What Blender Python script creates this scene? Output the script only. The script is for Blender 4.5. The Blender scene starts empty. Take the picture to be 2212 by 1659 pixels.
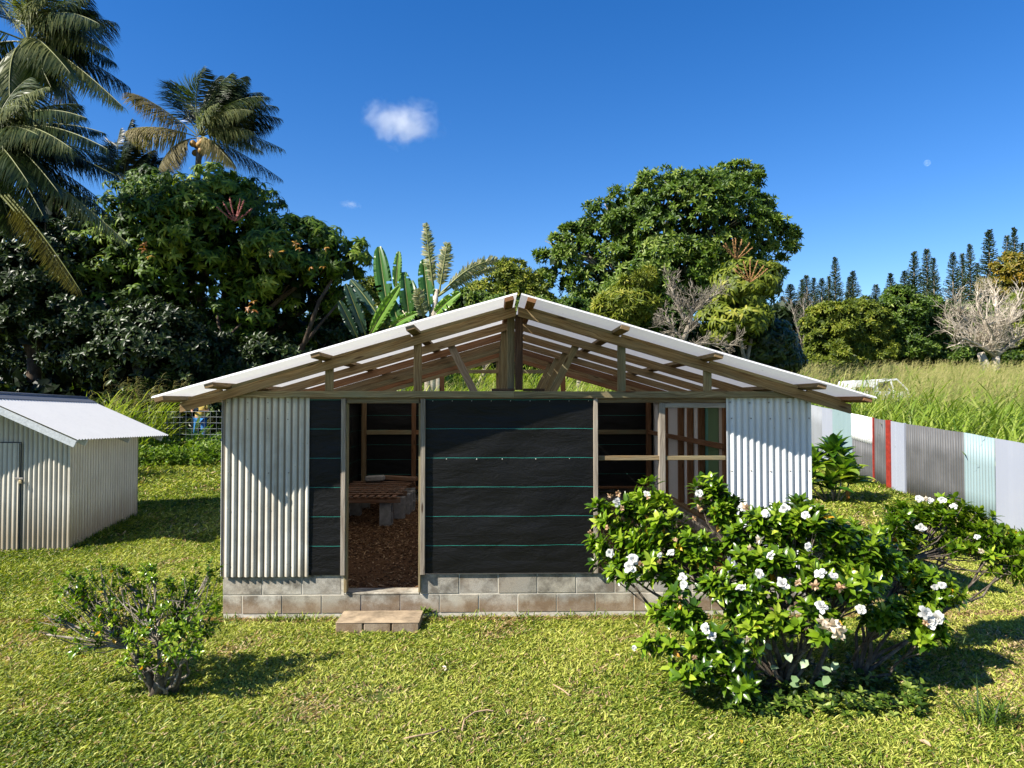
import bpy, math, random
import numpy as np
from mathutils import Vector, Matrix, Euler

S = bpy.context.scene
COL = S.collection
R = math.radians
# ------------------------------------------------------------------ camera
CAMZ = 2.27
F = 1530.0                                   # focal length in pixels of a 2212 wide frame
cam_d = bpy.data.cameras.new("camera"); cam = bpy.data.objects.new("camera", cam_d); COL.objects.link(cam)
cam_d.sensor_width = 36.0; cam_d.lens = 36.0 * F / 2212.0
cam_d.clip_start = 0.05; cam_d.clip_end = 20000
cam.location = (0, 0, CAMZ); cam.rotation_euler = (R(91.44), 0, R(-1.42))
S.camera = cam
CM = cam.rotation_euler.to_matrix()
# ------------------------------------------------------------------ sky and sun
SUNV = Vector((1.01, 0.55, -1.02)).normalized()          # the way the light travels
SUN_EL = math.asin(-SUNV.z); SUN_AZ = math.atan2(-SUNV.x, -SUNV.y)
W = bpy.data.worlds.new("World"); S.world = W; W.use_nodes = True
wn = W.node_tree.nodes; wl = W.node_tree.links; wn.clear()
sky = wn.new("ShaderNodeTexSky"); sky.sky_type = 'NISHITA'; sky.sun_disc = False
sky.sun_elevation = SUN_EL; sky.sun_rotation = SUN_AZ
sky.altitude = 300; sky.air_density = 1.0; sky.dust_density = 0.1; sky.ozone_density = 2.5
hs = wn.new("ShaderNodeHueSaturation"); hs.inputs["Saturation"].default_value = 1.38
hs.inputs["Hue"].default_value = 0.511
bg = wn.new("ShaderNodeBackground"); bg.inputs["Strength"].default_value = 0.078
wo = wn.new("ShaderNodeOutputWorld")
wl.new(sky.outputs[0], hs.inputs["Color"]); wl.new(hs.outputs[0], bg.inputs[0]); wl.new(bg.outputs[0], wo.inputs[0])
sd = bpy.data.lights.new("sun", 'SUN'); sd.energy = 5.0; sd.angle = R(0.5); sd.color = (1.0, 0.945, 0.84)
so = bpy.data.objects.new("sun", sd); COL.objects.link(so)
so.rotation_euler = SUNV.to_track_quat('-Z', 'Y').to_euler(); so.location = (-20, -10, 30)
S.view_settings.view_transform = 'Standard'; S.view_settings.look = 'None'
S.view_settings.exposure = 1.25; S.view_settings.gamma = 1.0; S.view_settings.use_curve_mapping = False
S.cycles.max_bounces = 7; S.cycles.diffuse_bounces = 4; S.cycles.glossy_bounces = 2
S.cycles.transmission_bounces = 3; S.cycles.transparent_max_bounces = 16; S.cycles.volume_bounces = 2
S.cycles.use_denoising = True

# ------------------------------------------------------------------ helpers
def ray(px, py):
    return CM @ Vector(((px - 1106) / F, (829.5 - py) / F, -1.0))
def at(px, py, Y):
    d = ray(px, py); t = Y / d.y
    return Vector((d.x * t, Y, CAMZ + d.z * t))
YF = 7.50
def XF(px, Y=YF): return at(px, 868, Y).x
def ZF(py, Y=YF): return at(1106, py, Y).z

def gz(x, y):
    x = np.asarray(x, float); y = np.asarray(y, float)
    a = np.clip(y - 10.6, 0, 11.5) * 0.086
    a = np.where(x > 3, a * (1 - 0.12 * np.clip((x - 3) / 6, 0, 1)), a)
    b = np.clip(y - 22.1, 0, 40) * 0.068
    c = np.clip(y - 62, 0, 70) * 0.19 + np.clip(y - 132, 0, 400) * 0.02
    d = 0.03 * np.sin(x * 1.3 + 0.5) * np.sin(y * 0.9) * np.clip((np.abs(x - 0.2) - 3.4) / 1.0, 0, 1)
    return a + b + c + d
def gzf(x, y): return float(gz(x, y))
def gnd(px, py):
    d = ray(px, py); t = 1.0
    while t < 400:
        if CAMZ + d.z * t <= gzf(d.x * t, d.y * t): break
        t += 0.02 if t < 30 else 0.2
    return Vector((d.x * t, d.y * t, gzf(d.x * t, d.y * t)))

def tagit(o, label=None, cat=None, group=None, kind=None):
    if label: o["label"] = label
    if cat: o["category"] = cat
    if group: o["group"] = group
    if kind: o["kind"] = kind
    return o
def thing(name, loc, label, cat, group=None):
    o = bpy.data.objects.new(name, None); COL.objects.link(o); o.location = loc
    o.empty_display_size = 0.2
    return tagit(o, label, cat, group)
def link_mesh(name, me, mat, parent=None, origin=None):
    """vertices come in world space; moved so that the object sits at its origin or its parent's"""
    o = bpy.data.objects.new(name, me); COL.objects.link(o)
    if mat is not None:
        for m in (mat if isinstance(mat, (list, tuple)) else [mat]): me.materials.append(m)
    if parent is not None:
        b = parent
        off = Vector(b.location)
        while b.parent: b = b.parent; off += Vector(b.location)
        o.parent = parent; me.transform(Matrix.Translation(-off))
    elif origin is not None:
        me.transform(Matrix.Translation(-Vector(origin))); o.location = origin
    return o
def np_mesh(name, V, T, rnd=None, smooth=False):
    V = np.ascontiguousarray(V, np.float32).reshape(-1, 3); T = np.ascontiguousarray(T, np.int32)
    k = T.shape[1]
    me = bpy.data.meshes.new(name)
    me.vertices.add(len(V)); me.vertices.foreach_set("co", V.ravel())
    me.loops.add(T.size); me.loops.foreach_set("vertex_index", T.ravel())
    me.polygons.add(len(T)); me.polygons.foreach_set("loop_start", np.arange(len(T), dtype=np.int32) * k)
    me.update(calc_edges=True)
    if rnd is not None:
        a = me.attributes.new("rnd", 'FLOAT', 'POINT'); a.data.foreach_set("value", np.ascontiguousarray(rnd, np.float32))
    if smooth: me.polygons.foreach_set("use_smooth", np.ones(len(T), bool))
    return me
class MB:
    """collects boxes, boards, tubes and grids, then makes ONE mesh with uv (u along the grain)"""
    def __init__(s): s.v = []; s.f = []; s.uv = []; s.mi = []; s.r = []; s.sm = []
    def poly(s, idx, uv=None, mi=0, sm=False):
        s.f.append(tuple(idx)); s.uv.append(uv or [(s.v[i][0] + s.v[i][1], s.v[i][2]) for i in idx]); s.mi.append(mi); s.sm.append(sm)
    def pv(s, p, r=0.5): s.v.append(tuple(p)); s.r.append(r); return len(s.v) - 1
    def box(s, a, b, mi=0, r=0.5, axis=None, bev=0.0):
        a = Vector(a); b = Vector(b); d = b - a
        if axis is None: axis = max(range(3), key=lambda i: abs(d[i]))
        c = (a + b) / 2
        e = Vector((0, 0, 0)); e[axis] = 1
        p0 = c - e * d[axis] / 2; p1 = c + e * d[axis] / 2
        o = [i for i in range(3) if i != axis]
        A = Vector((0, 0, 0)); A[o[0]] = 1; B = Vector((0, 0, 0)); B[o[1]] = 1
        s._beam(p0, p1, A * d[o[0]], B * d[o[1]], mi, r, bev)
    def board(s, p0, p1, w, h, up=(0, 0, 1), mi=0, r=0.5, bev=0.003):
        """w across, h along up"""
        p0 = Vector(p0); p1 = Vector(p1); t = (p1 - p0).normalized(); u = Vector(up)
        u = (u - t * u.dot(t)).normalized(); q = t.cross(u).normalized()
        s._beam(p0, p1, q * w, u * h, mi, r, bev)
    def _beam(s, p0, p1, A, B, mi, r, bev):
        L = (p1 - p0).length; a = A.length; b = B.length; t = (p1 - p0).normalized()
        prof = []
        if bev > 0:
            fa = min(0.5, bev / max(a, 1e-6)); fb = min(0.5, bev / max(b, 1e-6))
            prof = [(-.5 + fa, -.5), (.5 - fa, -.5), (.5, -.5 + fb), (.5, .5 - fb), (.5 - fa, .5), (-.5 + fa, .5), (-.5, .5 - fb), (-.5, -.5 + fb)]
        else: prof = [(-.5, -.5), (.5, -.5), (.5, .5), (-.5, .5)]
        n = len(prof); uo = random.random() * 9; vo = random.random() * 9
        rings = []
        ts = [0, L] if bev <= 0 else [0, bev, L - bev, L]
        for k, tt in enumerate(ts):
            sc = 1.0
            ring = []
            for (x, y) in prof:
                if bev > 0 and k in (0, 3):
                    x *= max(0.0, 1 - 2 * bev / max(a, 1e-6)); y *= max(0.0, 1 - 2 * bev / max(b, 1e-6))
                ring.append(s.pv(p0 + t * tt + A * x + B * y, r))
            rings.append(ring)
        per = [0]
        for i in range(n):
            x0, y0 = prof[i]; x1, y1 = prof[(i + 1) % n]
            per.append(per[-1] + math.hypot((x1 - x0) * a, (y1 - y0) * b))
        for k in range(len(ts) - 1):
            for i in range(n):
                j = (i + 1) % n
                s.poly((rings[k][i], rings[k][j], rings[k + 1][j], rings[k + 1][i]),
                       [(ts[k] + uo, per[i] + vo), (ts[k] + uo, per[i + 1] + vo), (ts[k + 1] + uo, per[i + 1] + vo), (ts[k + 1] + uo, per[i] + vo)], mi)
        for ring, fl in ((rings[0], True), (rings[-1], False)):
            rr = ring[::-1] if fl else ring
            pr = prof[::-1] if fl else prof
            s.poly(rr, [(uo + 0.02 * x, vo + b * y * 3) for (x, y) in pr], mi)
    def tube(s, pts, rad, n=6, mi=0, r=0.5, cap=True, sm=True):
        pts = [Vector(p) for p in pts]
        if not hasattr(rad, '__len__'): rad = [rad] * len(pts)
        prev = None; rings = []; L = 0
        for i, p in enumerate(pts):
            t = (pts[min(i + 1, len(pts) - 1)] - pts[max(i - 1, 0)])
            if t.length < 1e-9: t = Vector((0, 0, 1))
            t.normalize()
            if prev is None:
                a = t.orthogonal().normalized()
            else:
                a = prev - t * prev.dot(t)
                a = a.normalized() if a.length > 1e-6 else t.orthogonal().normalized()
            prev = a; b = t.cross(a)
            if i: L += (p - pts[i - 1]).length
            rings.append(([s.pv(p + (a * math.cos(2 * math.pi * k / n) + b * math.sin(2 * math.pi * k / n)) * rad[i], r) for k in range(n)], L))
        for (r0, l0), (r1, l1), i in zip(rings[:-1], rings[1:], range(99999)):
            for k in range(n):
                j = (k + 1) % n; c = 2 * math.pi * max(rad[0], .01) / n
                s.poly((r0[k], r0[j], r1[j], r1[k]), [(l0, k * c), (l0, k * c + c), (l1, k * c + c), (l1, k * c)], mi, sm)
        if cap and n > 2:
            s.poly(rings[0][0][::-1], None, mi); s.poly(rings[-1][0], None, mi)
    def grid(s, fn, nu, nv, mi=0, r=0.5, sm=True, uv=None):
        base = len(s.v)
        for j in range(nv + 1):
            for i in range(nu + 1): s.pv(fn(i / nu, j / nv), r)
        for j in range(nv):
            for i in range(nu):
                a = base + j * (nu + 1) + i
                q = (a, a + 1, a + nu + 2, a + nu + 1)
                s.poly(q, [(i / nu, j / nv), ((i + 1) / nu, j / nv), ((i + 1) / nu, (j + 1) / nv), (i / nu, (j + 1) / nv)] if uv else None, mi, sm)
    def build(s, name, mat, parent=None, origin=None, smooth=None):
        me = bpy.data.meshes.new(name); me.from_pydata(s.v, [], s.f)
        uvl = me.uv_layers.new(name="UVMap")
        flat = [c for f in s.uv for p in f for c in p]; uvl.data.foreach_set("uv", flat)
        me.polygons.foreach_set("material_index", s.mi)
        me.polygons.foreach_set("use_smooth", s.sm if smooth is None else [smooth] * len(s.f))
        a = me.attributes.new("rnd", 'FLOAT', 'POINT'); a.data.foreach_set("value", s.r)
        me.update()
        return link_mesh(name, me, mat, parent, origin)
def board(name, parent, p0, p1, w, h, mat, up=(0, 0, 1), label=None, bev=0.003):
    m = MB(); m.board(p0, p1, w, h, up, bev=bev); o = m.build(name, mat, parent)
    if label: o["label"] = label
    return o

# ------------------------------------------------------------------ materials
def nt(name):
    m = bpy.data.materials.new(name); m.use_nodes = True; t = m.node_tree; t.nodes.clear()
    out = t.nodes.new("ShaderNodeOutputMaterial")
    return m, t, out
def N(t, typ, **kw):
    n = t.nodes.new(typ)
    for k, v in kw.items():
        if k.startswith("i_"):
            key = k[2:]
            key = int(key) if key.isdigit() else key
            n.inputs[key].default_value = v
        else: setattr(n, k, v)
    return n
def ramp(t, stops, fac=None, mode='LINEAR'):
    r = t.nodes.new("ShaderNodeValToRGB"); cr = r.color_ramp; cr.interpolation = mode
    while len(cr.elements) < len(stops): cr.elements.new(0.5)
    for e, (p, c) in zip(cr.elements, stops):
        e.position = p; e.color = (c[0], c[1], c[2], 1) if hasattr(c, '__len__') else (c, c, c, 1)
    if fac is not None: t.links.new(fac, r.inputs[0])
    return r
def noise(t, vec, scale, detail=4, rough=0.55, dist=0.0):
    n = N(t, "ShaderNodeTexNoise"); n.inputs["Scale"].default_value = scale; n.inputs["Detail"].default_value = detail
    n.inputs["Roughness"].default_value = rough; n.inputs["Distortion"].default_value = dist
    if vec is not None: t.links.new(vec, n.inputs["Vector"])
    return n.outputs["Fac"]
def mixc(t, fac, a, b, mode='MIX'):
    m = N(t, "ShaderNodeMix", data_type='RGBA', blend_type=mode)
    for k, v in ((0, fac), (6, a), (7, b)):
        if hasattr(v, 'links') or isinstance(v, bpy.types.NodeSocket): t.links.new(v, m.inputs[k])
        elif k == 0: m.inputs[0].default_value = v
        else: m.inputs[k].default_value = (v[0], v[1], v[2], 1)
    return m.outputs[2]
def vmap(t, src, scale=(1, 1, 1), loc=(0, 0, 0)):
    m = N(t, "ShaderNodeMapping"); m.inputs["Scale"].default_value = scale; m.inputs["Location"].default_value = loc
    t.links.new(src, m.inputs[0]); return m.outputs[0]
def bump(t, h, strength=0.4, dist=0.01):
    b = N(t, "ShaderNodeBump"); b.inputs["Strength"].default_value = strength; b.inputs["Distance"].default_value = dist
    t.links.new(h, b.inputs["Height"]); return b.outputs[0]
def prin(t, out, col, rough=0.6, spec=0.5, metal=0.0, normal=None):
    p = N(t, "ShaderNodeBsdfPrincipled")
    for k, v in (("Base Color", col), ("Roughness", rough)):
        if isinstance(v, bpy.types.NodeSocket): t.links.new(v, p.inputs[k])
        elif k == "Base Color": p.inputs[k].default_value = (*v, 1)
        else: p.inputs[k].default_value = v
    p.inputs["Specular IOR Level"].default_value = spec; p.inputs["Metallic"].default_value = metal
    if normal is not None: t.links.new(normal, p.inputs["Normal"])
    if out is not None: t.links.new(p.outputs[0], out.inputs[0])
    return p
def leaf_mat(name, stops, rough=0.4, transl=0.3, spec=0.5, tint=(1.5, 1.6, 0.5)):
    m, t, out = nt(name)
    a = N(t, "ShaderNodeAttribute", attribute_name="rnd")
    r = ramp(t, stops, a.outputs["Fac"])
    p = prin(t, None, r.outputs[0], rough, spec)
    tr = N(t, "ShaderNodeBsdfTranslucent")
    c = mixc(t, 1.0, r.outputs[0], tint, 'MULTIPLY'); t.links.new(c, tr.inputs[0])
    mx = N(t, "ShaderNodeMixShader"); mx.inputs[0].default_value = transl
    t.links.new(p.outputs[0], mx.inputs[1]); t.links.new(tr.outputs[0], mx.inputs[2]); t.links.new(mx.outputs[0], out.inputs[0])
    return m
def wood_mat(name, c_dark, c_mid, c_light, gray=0.3, stain=None):
    m, t, out = nt(name)
    uv = N(t, "ShaderNodeUVMap").outputs[0]; oi = N(t, "ShaderNodeObjectInfo")
    sh = N(t, "ShaderNodeVectorMath", operation='MULTIPLY_ADD'); t.links.new(oi.outputs["Random"], sh.inputs[0])
    sh.inputs[1].default_value = (17, 23, 5); t.links.new(uv, sh.inputs[2]); v = sh.outputs[0]
    warp = noise(t, vmap(t, v, (1.3, 5, 1)), 1.6, 2, 0.5)
    wa = N(t, "ShaderNodeVectorMath", operation='MULTIPLY_ADD'); t.links.new(warp, wa.inputs[0]); wa.inputs[1].default_value = (0, .11, 0); t.links.new(v, wa.inputs[2])
    grain = noise(t, vmap(t, wa.outputs[0], (1.2, 60, 1)), 1.5, 5, 0.6, 0.3)
    fine = noise(t, vmap(t, v, (6, 260, 1)), 1.0, 3, 0.6)
    knots = N(t, "ShaderNodeTexVoronoi"); knots.inputs["Scale"].default_value = 1.0
    t.links.new(vmap(t, v, (1.7, 9, 1)), knots.inputs["Vector"])
    kn = ramp(t, [(0.0, 1.0), (0.07, 0.9), (0.13, 0.0)], knots.outputs["Distance"])
    r = ramp(t, [(0.3, c_dark), (0.5, c_mid), (0.68, c_light)], grain)
    patch = noise(t, vmap(t, v, (0.9, 3, 1)), 2.2, 4, 0.6)
    pr = ramp(t, [(0.45, 0.0), (0.7, gray)], patch)
    c = mixc(t, pr.outputs[0], r.outputs[0], stain or (0.2, 0.19, 0.16))
    fr = ramp(t, [(0.3, 0.72), (0.65, 1.1)], fine)
    c = mixc(t, 1.0, c, fr.outputs[0], 'MULTIPLY')
    c = mixc(t, kn.outputs[0], c, (0.045, 0.022, 0.01))
    tn = ramp(t, [(0, 0.72), (1, 1.25)], oi.outputs["Random"])
    c = mixc(t, 1.0, c, tn.outputs[0], 'MULTIPLY')
    prin(t, out, c, 0.8, 0.2, 0, bump(t, grain, 0.35, 0.004))
    return m
def sheet_mat(name, col, rough=0.45, dirt=0.5, dirtcol=(0.16, 0.13, 0.09), low=0.0, spec=0.4, transl=0.0, specks=0.5, metal=0.0, trough_shade=0.25):
    """painted or zinc corrugated sheet with streaks, grime, nail marks and shade painted into the troughs"""
    m, t, out = nt(name)
    g = N(t, "ShaderNodeNewGeometry").outputs["Position"]
    st = noise(t, vmap(t, g, (22, 22, 0.7)), 1.0, 5, 0.65)
    bl = noise(t, vmap(t, g, (1, 1, 1)), 2.3, 5, 0.6)
    f = N(t, "ShaderNodeMath", operation='MULTIPLY'); t.links.new(st, f.inputs[0]); t.links.new(bl, f.inputs[1])
    r = ramp(t, [(0.2, 0.0), (0.42, dirt)], f.outputs[0])
    c = mixc(t, r.outputs[0], col, dirtcol)
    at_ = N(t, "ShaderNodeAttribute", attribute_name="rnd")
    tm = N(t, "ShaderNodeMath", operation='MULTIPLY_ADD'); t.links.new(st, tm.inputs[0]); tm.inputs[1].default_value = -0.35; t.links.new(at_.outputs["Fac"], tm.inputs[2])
    tr_ = ramp(t, [(0.42, 0.0), (0.75, trough_shade)], tm.outputs[0]); c = mixc(t, tr_.outputs[0], c, (0.13, 0.095, 0.06))  # brown painted into rib troughs: stands for their shade as well as grime
    vo = noise(t, g, 38, 2, 0.5)
    sp = ramp(t, [(0.72, 0.0), (0.78, specks)], vo)
    c = mixc(t, sp.outputs[0], c, (0.12, 0.08, 0.05))
    if low > 0:
        sx = N(t, "ShaderNodeSeparateXYZ"); t.links.new(g, sx.inputs[0])
        ad = N(t, "ShaderNodeMath", operation='MULTIPLY_ADD'); t.links.new(st, ad.inputs[0]); ad.inputs[1].default_value = -0.5; t.links.new(sx.outputs[2], ad.inputs[2])
        lr = ramp(t, [(0.0, 0.75), (low, 0.0)], ad.outputs[0])
        c = mixc(t, lr.outputs[0], c, (0.20, 0.15, 0.09))
    p = prin(t, out if transl == 0 else None, c, rough, spec, metal, bump(t, bl, 0.12, 0.01))
    if transl > 0:
        tr = N(t, "ShaderNodeBsdfTranslucent"); t.links.new(c, tr.inputs[0])
        mx = N(t, "ShaderNodeMixShader"); mx.inputs[0].default_value = transl
        t.links.new(p.outputs[0], mx.inputs[1]); t.links.new(tr.outputs[0], mx.inputs[2]); t.links.new(mx.outputs[0], out.inputs[0])
    return m
def fabric_mat():
    m, t, out = nt("black_woven_fabric")
    g = N(t, "ShaderNodeNewGeometry").outputs["Position"]
    sx = N(t, "ShaderNodeSeparateXYZ"); t.links.new(g, sx.inputs[0])
    wob = noise(t, vmap(t, g, (2.0, 2.0, 0)), 1.0, 2)
    a = N(t, "ShaderNodeMath", operation='MULTIPLY_ADD'); t.links.new(wob, a.inputs[0]); a.inputs[1].default_value = 0.026; t.links.new(sx.outputs[2], a.inputs[2])
    b = N(t, "ShaderNodeMath", operation='SUBTRACT'); t.links.new(a.outputs[0], b.inputs[0]); b.inputs[1].default_value = ZF(925) + 0.006 - 0.307 * 8
    c = N(t, "ShaderNodeMath", operation='MODULO'); t.links.new(b.outputs[0], c.inputs[0]); c.inputs[1].default_value = 0.307
    d = N(t, "ShaderNodeMath", operation='LESS_THAN'); t.links.new(c.outputs[0], d.inputs[0]); d.inputs[1].default_value = 0.0036
    weave = noise(t, vmap(t, g, (25, 25, 420)), 1.0, 3, 0.7)
    wr = noise(t, vmap(t, g, (2.4, 2.4, 7)), 1.4, 6, 0.62, 0.6)
    r = ramp(t, [(0.3, (0.003, 0.003, 0.003)), (0.75, (0.008, 0.008, 0.008))], weave)
    col = mixc(t, d.outputs[0], r.outputs[0], (0.025, 0.24, 0.19))
    hh = N(t, "ShaderNodeMath", operation='MULTIPLY_ADD'); t.links.new(weave, hh.inputs[0]); hh.inputs[1].default_value = 0.05; t.links.new(wr, hh.inputs[2])
    rr = ramp(t, [(0.3, 0.38), (0.8, 0.6)], weave)
    prin(t, out, col, rr.outputs[0], 0.18, 0, bump(t, hh.outputs[0], 0.45, 0.03))
    return m
def block_mat(name="concrete_block_face", warm=0.5):
    m, t, out = nt(name)
    g = N(t, "ShaderNodeNewGeometry").outputs["Position"]
    a = N(t, "ShaderNodeAttribute", attribute_name="rnd")
    r = ramp(t, [(0, (0.25, 0.235, 0.20)), (0.35, (0.34, 0.31, 0.25)), (0.6, (0.42, 0.39, 0.33)), (1, (0.30, 0.285, 0.25))], a.outputs["Fac"])
    n1 = noise(t, g, 5, 6, 0.65); n2 = noise(t, g, 90, 3, 0.7); n3 = noise(t, g, 1.6, 4, 0.6)
    c = mixc(t, ramp(t, [(0.42, 0.0), (0.62, 0.85)], n1).outputs[0], r.outputs[0], (0.10, 0.088, 0.07))
    c = mixc(t, ramp(t, [(0.5, 0.0), (0.78, 0.5 * warm)], n3).outputs[0], c, (0.36, 0.21, 0.09))
    sx = N(t, "ShaderNodeSeparateXYZ"); t.links.new(g, sx.inputs[0])
    lo = N(t, "ShaderNodeMath", operation='MULTIPLY_ADD'); t.links.new(n1, lo.inputs[0]); lo.inputs[1].default_value = -0.25; t.links.new(sx.outputs[2], lo.inputs[2])
    c = mixc(t, ramp(t, [(0.0, 0.6), (0.09, 0.0)], lo.outputs[0]).outputs[0], c, (0.20, 0.12, 0.06))
    c = mixc(t, 1.0, c, ramp(t, [(0.3, 0.78), (0.7, 1.15)], n2).outputs[0], 'MULTIPLY')
    prin(t, out, c, 0.93, 0.15, 0, bump(t, n2, 0.5, 0.004))
    return m
def plain(name, col, rough=0.6, spec=0.4, var=0.15, scale=8, metal=0.0, bs=0.2):
    m, t, out = nt(name)
    g = N(t, "ShaderNodeNewGeometry").outputs["Position"]
    n = noise(t, g, scale, 5, 0.6)
    c = mixc(t, 1.0, col, ramp(t, [(0.3, 1 - var), (0.7, 1 + var)], n).outputs[0], 'MULTIPLY')
    prin(t, out, c, rough, spec, metal, bump(t, n, bs, 0.005))
    return m
def bark_mat(name, a, b, c, scale=6):
    m, t, out = nt(name)
    g = N(t, "ShaderNodeTexCoord").outputs["Object"]
    n = noise(t, vmap(t, g, (scale, scale, scale * 0.5)), 1.0, 6, 0.65); n2 = noise(t, g, scale * 6, 3, 0.6)
    r = ramp(t, [(0.3, a), (0.5, b), (0.68, c)], n)
    cc = mixc(t, 1.0, r.outputs[0], ramp(t, [(0.3, .7), (.7, 1.2)], n2).outputs[0], 'MULTIPLY')
    prin(t, out, cc, 0.9, 0.15, 0, bump(t, n2, 0.6, 0.01)); return m

M = {}
M['wood'] = wood_mat("weathered_pine", (0.075, 0.042, 0.018), (0.17, 0.11, 0.052), (0.27, 0.19, 0.10), 0.55, (0.16, 0.15, 0.10))
M['wood_green'] = wood_mat("greenish_treated_pine", (0.10, 0.07, 0.036), (0.19, 0.145, 0.075), (0.27, 0.22, 0.125), 0.7, (0.15, 0.16, 0.10))
M['wood_red'] = wood_mat("reddish_timber", (0.10, 0.045, 0.018), (0.20, 0.095, 0.042), (0.29, 0.155, 0.075), 0.15)
M['wood_gray'] = wood_mat("gray_weathered_timber", (0.13, 0.10, 0.075), (0.24, 0.20, 0.155), (0.36, 0.31, 0.25), 0.6, (0.27, 0.25, 0.21))
M['wood_dark'] = wood_mat("dark_stained_timber", (0.022, 0.011, 0.006), (0.055, 0.028, 0.014), (0.09, 0.05, 0.028), 0.2, (0.05, 0.045, 0.04))
M['white_sheet'] = sheet_mat("white_painted_sheet", (0.52, 0.50, 0.44), 0.4, 0.75, (0.20, 0.165, 0.12), low=0.30, trough_shade=.9)
M['white_sheet2'] = sheet_mat("pale_gray_sheet", (0.57, 0.59, 0.60), 0.38, 0.25, (0.30, 0.29, 0.26), low=0.0, trough_shade=.3)
M['roof_sheet'] = sheet_mat("white_roof_sheet", (0.87, 0.86, 0.84), 0.35, 0.10, (0.5, 0.45, 0.4), transl=0.3)
M['small_wall'] = sheet_mat("small_shed_wall_sheet", (0.50, 0.475, 0.41), 0.42, 0.5, (0.25, 0.22, 0.17), low=0.5, trough_shade=.6)
M['small_roof'] = sheet_mat("small_shed_roof_sheet", (0.47, 0.465, 0.45), 0.8, 0.35, (0.38, 0.38, 0.38), specks=0.3)
M['fabric'] = fabric_mat()
M['block'] = block_mat()
M['mortar'] = plain("mortar", (0.46, 0.42, 0.35), 0.95, 0.1, 0.25, 20)
M['galv'] = plain("galvanised_trim", (0.38, 0.40, 0.41), 0.45, 0.4, 0.2, 30)
M['darkcap'] = plain("dark_ridge_metal", (0.10, 0.11, 0.13), 0.5, 0.4, 0.2, 20)
M['screw'] = plain("gray_screw_metal", (0.22, 0.2, 0.18), 0.5, 0.4, 0.2)
M['void'] = plain("dark_steel", (0.03, 0.03, 0.035), 0.6, 0.3)

# ------------------------------------------------------------------ leaves (vectorised)
rng = np.random.default_rng(7)
random.seed(11)
def unit(a): return a / np.maximum(np.linalg.norm(a, axis=-1, keepdims=True), 1e-9)
def rdir(n):
    v = rng.normal(size=(n, 3)); return unit(v)
T_BLADE = (np.array([(0, 0, 0), (.45, -.5, .06), (.45, .5, .06), (1, 0, -.10)]), np.array([(0, 1, 3), (0, 3, 2)]))
T_LEAF = (np.array([(0, 0, 0), (.34, 0, 0), (.70, 0, -.03), (1, 0, -.13), (.32, .44, .07), (.70, .36, .03), (.32, -.44, .07), (.70, -.36, .03)]),
          np.array([(0, 6, 1), (0, 1, 4), (1, 6, 7), (1, 7, 2), (1, 2, 5), (1, 5, 4), (2, 7, 3), (2, 3, 5)]))
T_DROOP = (np.array([(0, -.25, 0), (0, .25, 0), (.4, -.5, -.06), (.4, .5, -.06), (.75, -.4, -.25), (.75, .4, -.25), (1, 0, -.5)]),
           np.array([(0, 2, 1), (1, 2, 3), (2, 4, 3), (3, 4, 5), (4, 6, 5)]))
T_ARCH = (np.array([(0, -.4, 0), (0, .4, 0), (.25, -.5, .04), (.25, .5, .04), (.5, -.5, -.02), (.5, .5, -.02), (.75, -.36, -.17), (.75, .36, -.17), (.95, 0, -.42)]),
          np.array([(0, 2, 1), (1, 2, 3), (2, 4, 3), (3, 4, 5), (4, 6, 5), (5, 6, 7), (6, 8, 7)]))
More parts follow.
